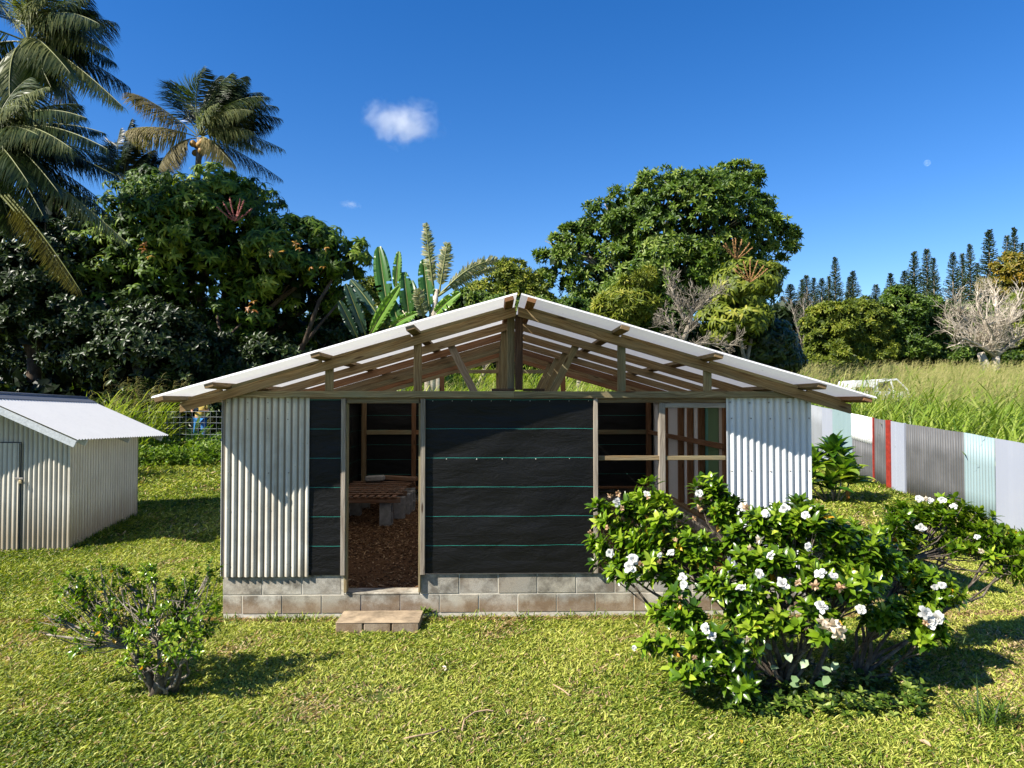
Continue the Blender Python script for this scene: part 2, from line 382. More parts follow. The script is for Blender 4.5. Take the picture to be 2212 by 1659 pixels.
class Leaves:
    def __init__(s): s.V = []; s.T = []; s.r = []; s.n = 0
    def add(s, P, D, Nn, L, Wd, tmpl=T_LEAF, rnd=None):
        P = np.asarray(P, float); D = unit(np.asarray(D, float)); Nn = np.asarray(Nn, float)
        n = len(P)
        if n == 0: return
        Sd = np.cross(D, Nn); bad = np.linalg.norm(Sd, axis=1) < 1e-4
        if bad.any(): Sd[bad] = np.cross(D[bad], np.array([0.3, 0.9, 0.2]))
        Sd = unit(Sd); Nn = np.cross(Sd, D)
        L = np.broadcast_to(np.asarray(L, float), (n,))[:, None, None]; Wd = np.broadcast_to(np.asarray(Wd, float), (n,))[:, None, None]
        tv, tf = tmpl
        V = P[:, None] + tv[None, :, 0:1] * L * D[:, None] + tv[None, :, 1:2] * Wd * Sd[:, None] + tv[None, :, 2:3] * L * Nn[:, None]
        k = len(tv)
        T = tf[None] + (np.arange(n) * k)[:, None, None] + s.n
        if rnd is None: rnd = rng.random(n)
        s.V.append(V.reshape(-1, 3)); s.T.append(T.reshape(-1, 3)); s.r.append(np.repeat(np.clip(rnd, 0, 1), k)); s.n += n * k
    def rosettes(s, C, A, m, L, Wd, spread=(50, 95), tmpl=T_LEAF, rnd=None, jit=0.25):
        C = np.asarray(C, float); A = unit(np.asarray(A, float)); n = len(C)
        U = unit(np.cross(A, unit(np.array([0.31, 0.17, 0.93]) + rng.normal(size=(n, 3)) * .05))); Vv = np.cross(A, U)
        ph = (np.arange(m)[None] * 2.39996 + rng.random((n, 1)) * 6.28 + rng.normal(size=(n, m)) * jit)
        e = np.radians(spread[0] + (spread[1] - spread[0]) * (np.arange(m)[None] + rng.random((n, m))) / m)
        rad = np.cos(ph)[..., None] * U[:, None] + np.sin(ph)[..., None] * Vv[:, None]
        D = np.cos(e)[..., None] * A[:, None] + np.sin(e)[..., None] * rad
        Nn = np.sin(e)[..., None] * A[:, None] - np.cos(e)[..., None] * rad
        Lm = L * (0.7 + 0.5 * rng.random((n, m))); Wm = Wd * (0.8 + 0.4 * rng.random((n, m)))
        base = (rng.random((n, 1)) if rnd is None else np.asarray(rnd)[:, None])
        rr = np.clip(base + rng.normal(size=(n, m)) * 0.13, 0, 1)
        P = np.broadcast_to(C[:, None], (n, m, 3))
        s.add(P.reshape(-1, 3), D.reshape(-1, 3), Nn.reshape(-1, 3), Lm.ravel(), Wm.ravel(), tmpl, rr.ravel())
    def build(s, name, mat, parent=None, origin=None, smooth=False):
        me = np_mesh(name, np.concatenate(s.V), np.concatenate(s.T), np.concatenate(s.r), smooth)
        return link_mesh(name, me, mat, parent, origin)

# ------------------------------------------------------------------ GROUND
def ground():
    xs = np.unique(np.concatenate([np.linspace(-400, -40, 25), np.linspace(-40, -12, 29), np.linspace(-12, 12, 97), np.linspace(12, 40, 29), np.linspace(40, 400, 25), [-2.78, 3.24]]))
    ys = np.unique(np.concatenate([np.linspace(-60, 0, 13), np.linspace(0, 24, 97), np.linspace(24, 60, 37), np.linspace(60, 140, 21), np.linspace(140, 3000, 20), [7.62, 14.82]]))
    X, Y = np.meshgrid(xs, ys); Z = gz(X, Y)
    V = np.stack([X, Y, Z], -1).reshape(-1, 3); nx = len(xs)
    T = []
    for j in range(len(ys) - 1):
        for i in range(nx - 1):
            if xs[i] >= -2.79 and xs[i + 1] <= 3.25 and ys[j] >= 7.61 and ys[j + 1] <= 14.83: continue
            a = j * nx + i; T.append((a, a + 1, a + nx + 1, a + nx))
    m, t, out = nt("lawn_soil")
    g = N(t, "ShaderNodeNewGeometry").outputs["Position"]
    n1 = noise(t, g, 1.1, 6, 0.62); n2 = noise(t, g, 24, 5, 0.7); n3 = noise(t, g, 0.12, 3)
    c = ramp(t, [(0.3, (0.035, 0.05, 0.012)), (0.5, (0.07, 0.095, 0.02)), (0.7, (0.12, 0.13, 0.035))], n2).outputs[0]
    c = mixc(t, ramp(t, [(0.52, 0.0), (0.62, 0.85)], n1).outputs[0], c, (0.20, 0.125, 0.06))
    prin(t, out, c, 0.95, 0.1, 0, bump(t, n2, 0.8, 0.03))
    o = link_mesh("ground", np_mesh("ground", V, np.array(T), None, True), m)
    tagit(o, kind="structure")
ground()
def mulch():
    m, t, out = nt("mulch")
    g = N(t, "ShaderNodeNewGeometry").outputs["Position"]
    n1 = noise(t, g, 40, 5, 0.75, 0.8); n2 = noise(t, g, 1.2, 4)
    c = ramp(t, [(0.3, (0.04, 0.02, 0.01)), (0.55, (0.13, 0.065, 0.03)), (0.75, (0.28, 0.16, 0.08))], n1).outputs[0]
    prin(t, out, c, 0.95, 0.1, 0, bump(t, n1, 1.0, 0.03))
    mb = MB(); mb.grid(lambda u, v: (-2.8 + 6.06 * u, 7.6 + 7.24 * v, 0.215 + 0.03 * math.sin(u * 9) * math.sin(v * 11)), 30, 36)
    o = mb.build("floor", m); tagit(o, kind="structure")
    lv = Leaves(); n = 26000
    P = np.stack([rng.uniform(-2.75, 3.2, n), rng.uniform(7.72, 14.7, n), np.full(n, .225) + rng.random(n) * .02], -1)
    D = rdir(n); D[:, 2] *= .25; Nn = np.tile([0, 0, 1.], (n, 1)) + rng.normal(size=(n, 3)) * .3
    lv.add(P, D, Nn, rng.uniform(.03, .1, n), rng.uniform(.008, .022, n), T_BLADE)
    mm = leaf_mat("mulch_chips", [(0, (0.04, 0.02, 0.01)), (0.5, (0.16, 0.085, 0.04)), (0.85, (0.34, 0.2, 0.1)), (1, (0.48, 0.33, 0.18))], .8, .05, .2, (1, 1, 1))
    o = lv.build("mulch_litter", mm); tagit(o, "brown mulch and dry leaf litter covering the floor of the open shed", "mulch", kind="stuff")
mulch()

# ------------------------------------------------------------------ MAIN SHED
XC = 0.235
XL, XR = XF(482), XF(1749)
shed = thing("open_shed", (XC, 7.5, 0), "large open-sided shed with black fabric walls, corrugated corners and white gable roof", "shed")
def course(mb, axis, a, b, fixed0, fixed1, z0, z1, off, skip=None):
    L = 0.412
    k = math.floor((a - off) / L); x = off + k * L
    while x < b:
        s0 = max(x, a) + 0.004; s1 = min(x + L, b) - 0.004
        if s1 - s0 > 0.03 and not (skip and s0 >= skip[0] - .03 and s1 <= skip[1] + .03):
            if skip and s0 < skip[0] < s1: s1 = skip[0]
            if skip and s0 < skip[1] < s1: s0 = skip[1]
            j = random.uniform(-.0025, .0025)
            if s1 - s0 > .02:
                if axis == 0: mb.box((s0, fixed0 + j, z0 + .005), (s1, fixed1, z1 - .005), r=random.random(), axis=0, bev=.004)
                else: mb.box((fixed0, s0, z0 + .005), (fixed1, s1, z1 - .005), r=random.random(), axis=1, bev=.004)
        x += L
ZB2 = ZF(1240.5); ZB1 = ZF(1284); ZB0 = ZF(1325)
DX0, DX1 = XF(744), XF(908)
YB = 7.535
mb = MB()
course(mb, 0, XL, XR, YB, YB + .19, ZB1, ZB2, XL - .0, (DX0, DX1))
course(mb, 0, XL, XR, YB, YB + .19, ZB0, ZB1, XL - .206)
course(mb, 0, XL, XR, YB + .02, YB + .19, ZB0 - .2, ZB0, XL)
mb.box((XL + .01, YB + .004, ZB0 - .2), (DX0, YB + .18, ZB2 - .004), mi=1); mb.box((DX1, YB + .004, ZB0 - .2), (XR - .01, YB + .18, ZB2 - .004), mi=1)
mb.box((DX0, YB + .007, ZB0 - .2), (DX1, YB + .18, ZB1 - .006), mi=1)
mb.box((DX0 + .005, YB - .004, ZB1 - .004), (DX1 - .005, YB + .2, ZB1 + .018), r=.4, bev=.006)   # threshold slab
mb.build("foundation", [M['block'], M['mortar']], shed)["label"] = "front foundation of two block courses with a doorway gap"
YBK = 14.9
for nm, X0, X1 in (("side", XL, XL + .19), ("side", XR - .19, XR)):
    m2 = MB()
    for k in range(3):
        course(m2, 1, YB + .2, YBK, X0, X1, ZB2 - .205 * (k + 1), ZB2 - .205 * k, YB + .2 * (k % 2))
    m2.box((X0 + .006, YB + .2, ZB2 - .6), (X1 - .006, YBK, ZB2 - .006), mi=1)
    m2.build("foundation", [M['block'], M['mortar']], shed)
m2 = MB()
for k in range(3): course(m2, 0, XL, XR, YBK, YBK + .19, ZB2 - .205 * (k + 1), ZB2 - .205 * k, XL - .2 * (k % 2))
m2.box((XL + .01, YBK + .006, ZB2 - .6), (XR - .01, YBK + .18, ZB2 - .006), mi=1)
m2.build("foundation", [M['block'], M['mortar']], shed)

def corrugated(mb, o, along, down, nrm, width, height, pitch=.0695, amp=.0108, seg=8, wob=.002, rows=6, zfun=None, thick=.0, mi=0):
    """sheet starting at o; waves run across 'along'; ribs run along 'down'"""
    o = Vector(o); along = Vector(along).normalized(); down = Vector(down).normalized(); nrm = Vector(nrm).normalized()
    n = int(round(width / pitch * seg)); ph = random.random()
    def fn(u, v):
        x = u * width
        w = math.cos(2 * math.pi * (x / pitch + ph))
        w = (abs(w) ** 0.85) * (1 if w > 0 else -1)
        h = zfun(x) if zfun else height
        return o + along * x + down * (v * h) + nrm * (amp * w + wob * math.sin(v * 5 + x * 7) + wob * .8 * math.sin(x * 23 + v * 2))
    b0 = len(mb.v); mb.grid(fn, n, rows, mi=mi)
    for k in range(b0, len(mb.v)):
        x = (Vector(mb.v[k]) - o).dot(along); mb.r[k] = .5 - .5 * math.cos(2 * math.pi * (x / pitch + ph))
def wall_sheet(name, x0, x1, z0, z1, Y, mat, label=None, screws=True, parent=shed, pitch=.0695):
    m = MB(); corrugated(m, (x0, Y, z1), (1, 0, 0), (0, 0, -1), (0, -1, 0), x1 - x0, z1 - z0, pitch)
    ob = m.build(name, [mat], parent)
    if label: ob["label"] = label
    if screws:
        s = MB()
        for fz in (.03, .12, .42, .62, .93):
            x = x0 + pitch * .6 + random.random() * .02
            while x < x1 - .02:
                z = z1 - (z1 - z0) * fz + random.uniform(-.006, .006)
                s.tube([(x, Y - .004, z), (x, Y - .0125, z)], [.009, .007], 6); x += pitch * 3
        so_ = s.build("screws", M['screw'], ob); so_["kind"] = "stuff"
    return ob
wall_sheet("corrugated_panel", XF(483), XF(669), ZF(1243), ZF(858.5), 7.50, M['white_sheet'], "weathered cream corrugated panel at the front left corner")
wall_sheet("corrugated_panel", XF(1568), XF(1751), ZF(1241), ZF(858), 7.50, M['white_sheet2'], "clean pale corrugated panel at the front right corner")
# side and rear cladding
m = MB(); corrugated(m, (XL - .012, 7.52, 2.31), (0, 1, 0), (0, 0, -1), (-1, 0, 0), 7.4, 1.87); m.build("side_cladding", [M['white_sheet2']], shed)
def fabric(name, o, al, wd, ht, nrm, amp=.012, label=None, parent=shed):
    o = Vector(o); al = Vector(al); nrm = Vector(nrm); sd = random.random() * 50
    from mathutils import noise as mn
    m = MB()
    def fn(u, v):
        x = u * wd; z = v * ht
        e = min(1, 6 * min(u, 1 - u), 9 * min(v, 1 - v) + .15)
        a = mn.noise(Vector((x * 1.6 + sd, z * 3.2, 0))) + .5 * mn.noise(Vector((x * 3.1 + sd, z * 8, 4)))
        f = mn.noise(Vector((x * 2 + sd, z * 26, 9))) * max(0, (v - .86) / .14) * 1.3
        return o + al * x + Vector((0, 0, -z)) + nrm * (amp * a * e + .014 * f * e)
    m.grid(fn, max(12, int(wd * 22)), max(16, int(ht * 42)))
    ob = m.build(name, [M['fabric']], parent)
    if label: ob["label"] = label
    return ob
fabric("fabric_panel", (XF(668), 7.515, ZF(862)), (1, 0, 0), XF(739) - XF(668), ZF(862) - ZF(1241), (0, -1, 0), .009, "narrow black fabric strip left of the doorway")
fabric("fabric_panel", (XF(916), 7.505, ZF(861)), (1, 0, 0), XF(1285) - XF(916), ZF(861) - ZF(1238), (0, -1, 0), .014, "wide black woven fabric panel with teal stripes")
fabric("fabric_panel", (XL + .01, YBK - .02, 2.3), (1, 0, 0), XR - XL - .02, 1.83, (0, -1, 0), .012)
fabric("fabric_panel", (XL + .03, YBK - .06, 2.29), (0, -1, 0), YBK - 7.7, 1.83, (1, 0, 0), .012)

stp = MB()
for px in (965, 1030, 1085, 1157, 1230): stp.tube([(XF(px), 7.487, ZF(991) + random.uniform(-.004, .004)), (XF(px), 7.484, ZF(991))], [.006, .005], 6)
for px in range(935, 1280, 42): stp.tube([(XF(px), 7.494, ZF(866)), (XF(px), 7.490, ZF(866))], [.005, .004], 6)
M['pale'] = plain("pale_washers", (0.4, 0.4, 0.36), .5, .4)
stp_o = stp.build("washers", M['pale'], shed); stp_o["kind"] = "stuff"
# posts, plates and rails of the frame
def fb(name, x0, x1, y0, y1, z0, z1, mat, label=None, bev=.003):
    m = MB(); m.box((x0, y0, z0), (x1, y1, z1), bev=bev); o = m.build(name, mat, shed)
    if label: o["label"] = label
    return o
ZT0, ZT1 = ZF(859), ZF(845)
fb("tie_beam", XL - .02, XF(1110), 7.448, 7.49, ZT0, ZT1, M['wood_green'])
fb("tie_beam", XF(1110) + .0005, XR + .0, 7.450, 7.49, ZT0 - .002, ZT1 - .002, M['wood_green'])
fb("top_plate", XL + .02, XR - .02, 7.51, 7.60, ZT0 - .005, ZT0 + .035, M['wood'])
fb("door_header", XF(749), XF(906), 7.49, 7.56, ZF(871), ZF(860), M['wood'])
fb("door_post", XF(738.5), XF(748), 7.47, 7.56, ZF(1240), ZF(861), M['wood_gray'], "gray-brown left door post")
fb("door_jamb", XF(744.5), XF(751), 7.50, 7.585, ZF(1278), ZF(871), M['wood_green'])
fb("door_post", XF(909.5), XF(919.5), 7.46, 7.54, ZF(1239), ZF(862), M['wood_gray'], "weathered gray right door post")
fb("door_jamb", XF(905), XF(909.5), 7.49, 7.585, ZF(1278), ZF(871), M['wood_green'])
fb("window_post", XF(1281.5), XF(1290.5), 7.465, 7.54, ZF(1238), ZF(861), M['wood_gray'], "pale gray post at the edge of the fabric")
fb("window_header", XF(1291), XF(1568), 7.495, 7.57, ZF(870), ZF(861), M['wood'])
fb("window_header", XF(1437), XF(1568), 7.50, 7.58, ZF(881), ZF(870.5), M['wood_gray'])
fb("window_mullion", XF(1424), XF(1437), 7.50, 7.575, ZF(1238), ZF(870.5), M['wood_gray'], "weathered mullion between the two window openings")
fb("window_rail", XF(1291), XF(1424), 7.51, 7.565, ZF(995), ZF(985.5), M['wood'])
fb("window_rail", XF(1437.3), XF(1568), 7.515, 7.565, ZF(995), ZF(986), M['wood_green'])
fb("sill_plate", XF(1291), XF(1568), YB + .0, YB + .09, ZB2 + .001, ZB2 + .042, M['wood'])
fb("corner_post", XL + .01, XL + .1, 7.52, 7.61, ZB2, ZT0 - .006, M['wood']); fb("corner_post", XR - .1, XR - .01, 7.52, 7.61, ZB2, ZT0 - .006, M['wood_red'])
# rear wall frame
fb("corner_post", XL + .1, XL + .19, YBK - .2, YBK - .11, ZB2, 2.29, M['wood']); fb("corner_post", XR - .19, XR - .1, YBK - .18, YBK - .06, ZB2, 2.29, M['wood_red'])
x894 = at(894, 868, YBK - .1).x
fb("wall_stud", x894 - .045, x894 + .045, YBK - .12, YBK - .06, ZB2, 2.29, M['wood_red'])
x2 = at(1165, 868, YBK).x
fb("wall_stud", x2 - .045, x2 + .045, YBK - .12, YBK - .06, ZB2, 2.29, M['wood_red'])
zr = at(1106, 933, YBK).z
fb("wall_rail", XL + .19, x894 - .046, YBK - .12, YBK - .07, zr - .045, zr + .045, M['wood_green'])
fb("wall_rail", x894 + .046, x2 - .046, YBK - .12, YBK - .07, zr - .045, zr + .045, M['wood_red'])
fb("wall_rail", x2 + .046, XR - .19, YBK - .12, YBK - .07, zr - .045, zr + .045, M['wood_green'])
fb("sill_plate", XL + .1, XR - .1, YBK - .12, YBK + .02, ZB2 + .002, ZB2 + .045, M['wood_red'])
fb("tie_beam", XL, XR, YBK - .045, YBK - .005, 2.30, 2.385, M['wood_green'])
fb("side_plate", XL + .04, XL + .13, 7.62, YBK - .2, 2.25, 2.30, M['wood']); fb("side_plate", XR - .13, XR - .04, 7.62, YBK - .2, 2.25, 2.30, M['wood'])
fb("sill_plate", XR - .17, XR - .04, 7.62, YBK - .2, ZB2 + .002, ZB2 + .045, M['wood'])
# right wall: salvaged panels between studs
M['paint_white'] = sheet_mat("white_painted_board", (0.64, 0.64, 0.63), .5, .25, (.4, .38, .34))
M['paint_teal'] = sheet_mat("teal_painted_board", (0.10, 0.27, 0.22), .5, .3, (.1, .14, .1))
M['paint_green'] = sheet_mat("green_painted_board", (0.12, 0.21, 0.10), .5, .3, (.1, .12, .07))
M['paint_beige'] = sheet_mat("beige_sheet", (0.50, 0.42, 0.35), .5, .35, (.3, .24, .18))
for (a, b, mt, corr) in ((14.85, 13.55, 'paint_white', 1), (13.55, 12.55, 'paint_white', 0), (12.54, 11.6, 'paint_white', 1), (11.59, 11.45, 'paint_teal', 0), (11.44, 11.03, 'paint_teal', 0), (11.02, 10.52, 'paint_green', 0), (10.51, 9.0, 'paint_beige', 1), (8.99, 7.56, 'paint_beige', 1)):
    m = MB()
    if corr: corrugated(m, (XR - .022, b, 2.31), (0, 1, 0), (0, 0, -1), (-1, 0, 0), a - b, 1.87, pitch=.05, amp=.006)
    else: m.box((XR - .03, b, .44), (XR - .012, a, 2.31), bev=.002)
    m.build("wall_panel", [M[mt]], shed)
m = MB(); corrugated(m, (XR + .002, 7.52, 2.31), (0, 1, 0), (0, 0, -1), (1, 0, 0), 7.4, 1.87); m.build("side_cladding", [M['white_sheet2']], shed)
for ys in (13.6, 12.45, 11.85, 11.2, 10.0, 8.8):
    fb("wall_stud", XR - .13, XR - .036, ys - .04, ys + .04, ZB2 + .046, 2.25, M['wood_red'])
fb("wall_rail", XR - .175, XR - .132, 9.9, YBK - .2, 1.60, 1.68, M['wood_red'])
# trusses
SL = (ZF(632, 6.95) - ZF(858, 6.95)) / (XF(1118, 6.95) - XF(328, 6.95))
ZPK = at(1120, 632, 6.95).z
EL, ER = at(328, 858, 6.95).x, at(1893, 857, 6.95).x
def zroof(x): return ZPK - SL * abs(x - XC)
RW = .042
DROP = .075     # roof sheet to rafter top (purlin lies between)
RTH = .098
def rafter(Y, side, mat, y0, y1):
    xe = XF(397) if side < 0 else XF(1829)
    nx = -SL * side
    m = MB()
    xs = XC + side * .012
    top0 = zroof(xs) - DROP; top1 = zroof(xe) - DROP
    v = [m.pv((xs, y0, top0 - RTH)), m.pv((xe, y0, top1 - RTH)), m.pv((xe, y0, top1)), m.pv((xs, y0, top0)),
         m.pv((xs, y1, top0 - RTH)), m.pv((xe, y1, top1 - RTH)), m.pv((xe, y1, top1)), m.pv((xs, y1, top0))]
    L = abs(xe - xs) * 1.04; uo = random.random() * 7
    A = [(uo, 0), (uo + L, 0), (uo + L, RTH), (uo, RTH)]
    m.poly((v[0], v[1], v[2], v[3]), A); m.poly((v[5], v[4], v[7], v[6]), [A[1], A[0], A[3], A[2]])
    B = [(uo, .3), (uo + L, .3), (uo + L, .34), (uo, .34)]
    m.poly((v[3], v[2], v[6], v[7]), B); m.poly((v[4], v[5], v[1], v[0]), B)
    m.poly((v[1], v[5], v[6], v[2]), [(uo, 0), (uo + .02, 0), (uo + .02, .2), (uo, .2)]); m.poly((v[4], v[0], v[3], v[7]), [(uo, 0), (uo + .02, 0), (uo + .02, .2), (uo, .2)])
    return m.build("rafter", mat, shed)
TY = [7.425, 8.69, 9.93, 11.17, 12.41, 13.65, 14.87]
for i, Y in enumerate(TY):
    ml = M['wood'] if i in (0, 1, 3) else (M['wood_red'] if i in (2, 5) else M['wood_green'])
    mr = M['wood'] if i in (0, 2, 5) else (M['wood_red'] if i in (4, 6) else M['wood'])
    rafter(Y, -1, ml, Y - .02, Y + .02); rafter(Y, 1, mr, Y - .02, Y + .02)
    if 0 < i < 6:
        fb("tie_beam", XL + .05, XR - .05, Y - .065, Y - .023, 2.30, 2.375, M['wood'])
        zt = zroof(XC) - DROP - .05
        fb("king_post", XC - .155, XC - .02, Y + .022, Y + .062, 2.30, zt - .02, M['wood_green'])
        fb("king_post", XC - .085, XC + .0, Y - .063, Y - .024, 2.376, zt - .03, M['wood_gray'] if i > 1 else M['wood_green'])
        for s in ((-1, 1) if i in (1,) else ((1,) if i in (2, 3, 4) else ())):
            b0 = Vector((XC + s * .48, Y + .05, 2.38)); b1 = Vector((XC + s * .80, Y + .05, zroof(XC + s * .8) - DROP - .02))
            board("brace", shed, b0, b1, .09, .04, M['wood_green'] if s > 0 else M['wood_gray'], up=(0, 1, 0))
# gable studs at the front
for px in (713, 903, 1341.5, 1526):
    x = XF(px); fb("gable_stud", x - .042, x + .042, 7.446, 7.486, ZT1 + .001, zroof(x) - DROP - RTH + .02, M['wood_green'] if px != 903 else M['wood'])
fb("king_post", XF(1112.5), XF(1129), 7.44, 7.52, ZT1 + .012, zroof(XC) - DROP - .08, M['wood_dark'], "dark front king post of the gable")
fb("king_post", XF(1096), XF(1112), 7.53, 7.57, ZT1 + .01, zroof(XC) - DROP - .03, M['wood_green'])
fb("splice_block", XF(1062), XF(1112), 7.46, 7.55, ZT1 + .001, ZT1 + .028, M['wood_dark']); fb("splice_block", XF(1130), XF(1176), 7.46, 7.55, ZT1 + .001, ZT1 + .028, M['wood_dark'])
# rear gable
zr2 = at(1100, 803, YBK).z
fb("gable_rail", XC - 1.0, XC + 1.25, YBK - .1, YBK - .06, zr2 - .04, zr2 + .04, M['wood_green'])
for px in (955, 1216):
    x = at(px, 830, YBK).x; fb("gable_stud", x - .05, x + .05, YBK - .055, YBK - .012, 2.386, zroof(x) - DROP - RTH + .01, M['wood_red'])
fb("king_post", XC - .2, XC - .06, YBK + .0, YBK + .04, 2.30, zroof(XC) - .2, M['wood_green'])
# purlins and fly blocking
PT = .042
def purlin(x, side, w=.088):
    z = zroof(x) - .02 - PT / 2
    sl = Vector((side, 0, -SL)).normalized()
    up = Vector((SL * side, 0, 1)).normalized()
    y0 = 6.93 + random.uniform(-.02, .03)
    board("purlin", shed, (x, y0, z), (x, 15.35, z), w, PT, M['wood'] if random.random() < .6 else M['wood_red'], up=up, bev=.002)
for px in (1110, 886, 681, 452, 349): purlin(at(px, 700, 6.95).x if px != 1110 else XC - .09, -1)
for px in (1138, 1350, 1553, 1776, 1874): purlin(at(px, 700, 6.95).x if px != 1138 else XC + .13, 1)
for s, lst in ((-1, (1110, 886, 681, 452)), (1, (1138, 1350, 1553, 1776))):
    for i, px in enumerate(lst):
        xa = (XC + s * .14) if i == 0 else at(px, 700, 6.95).x + s * .05
        nxp = (886, 681, 452, 349) if s < 0 else (1350, 1553, 1776, 1874)
        xb = at(nxp[i], 700, 6.95).x - s * .05
        if s < 0 and i == 3: xb = XF(415)
        if s > 0 and i == 3: xb = XF(1815)
        board("rake_blocking", shed, (xa, 7.425, zroof(xa) - .058), (xb, 7.425, zroof(xb) - .058), .04, .03, M['wood'] if i % 2 else M['wood_green'], up=(0, 0, 1))
# roof sheets: ribs run down the slope, lip turned over at the rake
def roof_half(side):
    xa = XC + (-.012 if side < 0 else .03); xe = EL if side < 0 else ER
    m = MB(); p = .0765; y0, y1 = 6.95, 15.4; nw = int((y1 - y0) / p) * 8
    def fn(u, v):
        y = y0 + (y1 - y0) * u; x = xa + (xe - xa) * v
        w = math.cos(2 * math.pi * (y / p)) * .0075
        return (x, y, ZPK - SL * abs(x - XC) + w + .004 * math.sin(v * 9 + y * .8))
    m.grid(fn, nw, 10)
    def lip(u, v):
        x = xa + (xe - xa) * v
        return (x, y0 - .014 * math.sin(u * 1.57), ZPK - SL * abs(x - XC) + math.cos(2 * math.pi * (y0 / p)) * .0075 + .004 * math.sin(v * 9 + y0 * .8) - .016 * u)
    m.grid(lip, 3, 10)
    o = m.build("roof_sheet", [M['roof_sheet']], shed)
    return o
roof_half(-1); roof_half(1)

# concrete step
p = at(816, 1350, 7.1)
step = thing("concrete_step", (XC - 1.4, 7.25, 0), "low concrete step made of three solid blocks below the doorway", "step")
x0, x1 = at(724, 1355, 7.05).x, at(906, 1355, 7.05).x
ms = MB()
for i in range(3):
    w = (x1 - x0) / 3
    ms.box((x0 + w * i + .006, 7.04 + random.uniform(-.004, .004), -.09), (x0 + w * (i + 1) - .006, 7.44, .100), r=.3 + .2 * i, axis=0, bev=.008)
ms.build("step_block", [M['block']], step)
ms = MB(); ms.grid(lambda u, v: (x0 + .004 + (x1 - x0 - .008) * u, 7.034 + .41 * v, .102 + .012 * math.sin(u * 3.1) * math.sin(v * 3.1) + .003 * math.sin(u * 17) * math.sin(v * 9)), 24, 10)
M['rusty_concrete'] = plain("stained_concrete_top", (0.27, 0.205, 0.135), .95, .15, .45, 7, bs=.5)
ms.build("top_slab", [M['rusty_concrete']], step)

# ------------------------------------------------------------------ bench and blocks inside
M['cblock'] = plain("plain_gray_block", (0.26, 0.245, 0.225), .95, .1, .25, 14, bs=.5)
def hollow_block(loc, rz=0, upright=True, label="", ):
    o = thing("concrete_block", loc, label, "block", "concrete blocks carrying the slatted bench")
    m = MB()
    # upright block with its two cores facing the side (x): built from webs and faces
    h, w, d = .39, .19, .19
    for (a, b) in (((-w / 2, -d / 2, 0), (w / 2, -d / 2 + .03, h)), ((-w / 2, d / 2 - .03, 0), (w / 2, d / 2, h))): m.box(a, b, bev=.003)
    for z in (0, h / 2 - .015, h - .03): m.box((-w / 2 + .001, -d / 2 + .03, z), (w / 2 - .001, d / 2 - .03, z + .03), bev=.0)
    me_o = m.build("block_body", M['cblock'], None)
    me_o.parent = o; o.rotation_euler = (0, 0, rz)
    return o
bx = [(-1.80, 11.9, "front block in sight under the slatted bench"), (-1.66, 12.5, "second block along the aisle side of the slatted bench"), (-1.62, 12.95, "third block along the aisle side of the slatted bench"),
      (-1.60, 13.35, "fourth block along the aisle side of the slatted bench"), (-1.62, 13.75, "hindmost block on the aisle side near the rear wall"), (-2.55, 11.95, "front block at the wall side under the slatted bench"),
      (-2.5, 12.9, "middle block at the wall side under the slatted bench"), (-2.5, 13.8, "hindmost block at the wall side under the slatted bench")]
for i, (x, y, l) in enumerate(bx):
    hollow_block((x, y, .215), random.uniform(-.12, .12), True, l)
bench = thing("slatted_bench", (-2.15, 12.8, .605), "long low slatted bench of rough reddish boards resting on concrete blocks", "bench")
M['bench'] = wood_mat("rough_bench_timber", (0.08, 0.036, 0.018), (0.17, 0.085, 0.045), (0.27, 0.16, 0.1), .4)
for y in (11.75, 12.6, 13.95):
    board("bearer", bench, (-2.7, y, .65), (-1.55, y + .03, .65), .045, .09, M['bench'])
for k in range(9):
    x = -2.66 + k * .125; board("slat", bench, (x, 11.72, .705), (x + .03, 14.0, .70 + random.uniform(-.004, .004)), .075, .02, M['bench'])
for k in range(7):
    y = 11.95 + k * .3; board("cross_slat", bench, (-2.72, y, .726), (-1.58 + random.uniform(-.05, .05), y + .02, .726), .06, .02, M['bench'])
pl = thing("loose_plank", (-1.9, 13.8, .75), "loose broken plank lying askew on the far end of the slatted bench", "plank")
board("plank_board", pl, (-2.15, 13.9, .80), (-1.5, 13.75, .78), .14, .07, M['bench'])
pc = thing("broken_block", (-2.3, 13.6, .75), "pale broken block lying on top of the slatted bench", "block")
m = MB(); m.board((-2.47, 13.75, .79), (-2.12, 13.7, .81), .2, .1, bev=.02); m.build("block_body", M['cblock'], pc)

# ------------------------------------------------------------------ SMALL SHED
SXR = -6.42; SXL = -8.6; SY0 = 10.9; SY1 = 12.95
sh2 = thing("garden_shed", (-7.5, 11.9, 0), "small white corrugated tin shed with padlocked door and pale metal roof", "shed")
SRX = -7.58
def rz_s(x, y):
    base = 2.40 - .026 * (y - 10.55)
    return base - .445 * abs(x - SRX) if x > SRX else base - .5 * abs(x - SRX)
m = MB()
xd = -6.42 - .88     # door edge
corrugated(m, (SXL, SY0, 2.42), (1, 0, 0), (0, 0, -1), (0, -1, 0), SXR - SXL, 2.4, .0735, .0118, rows=6, zfun=None)
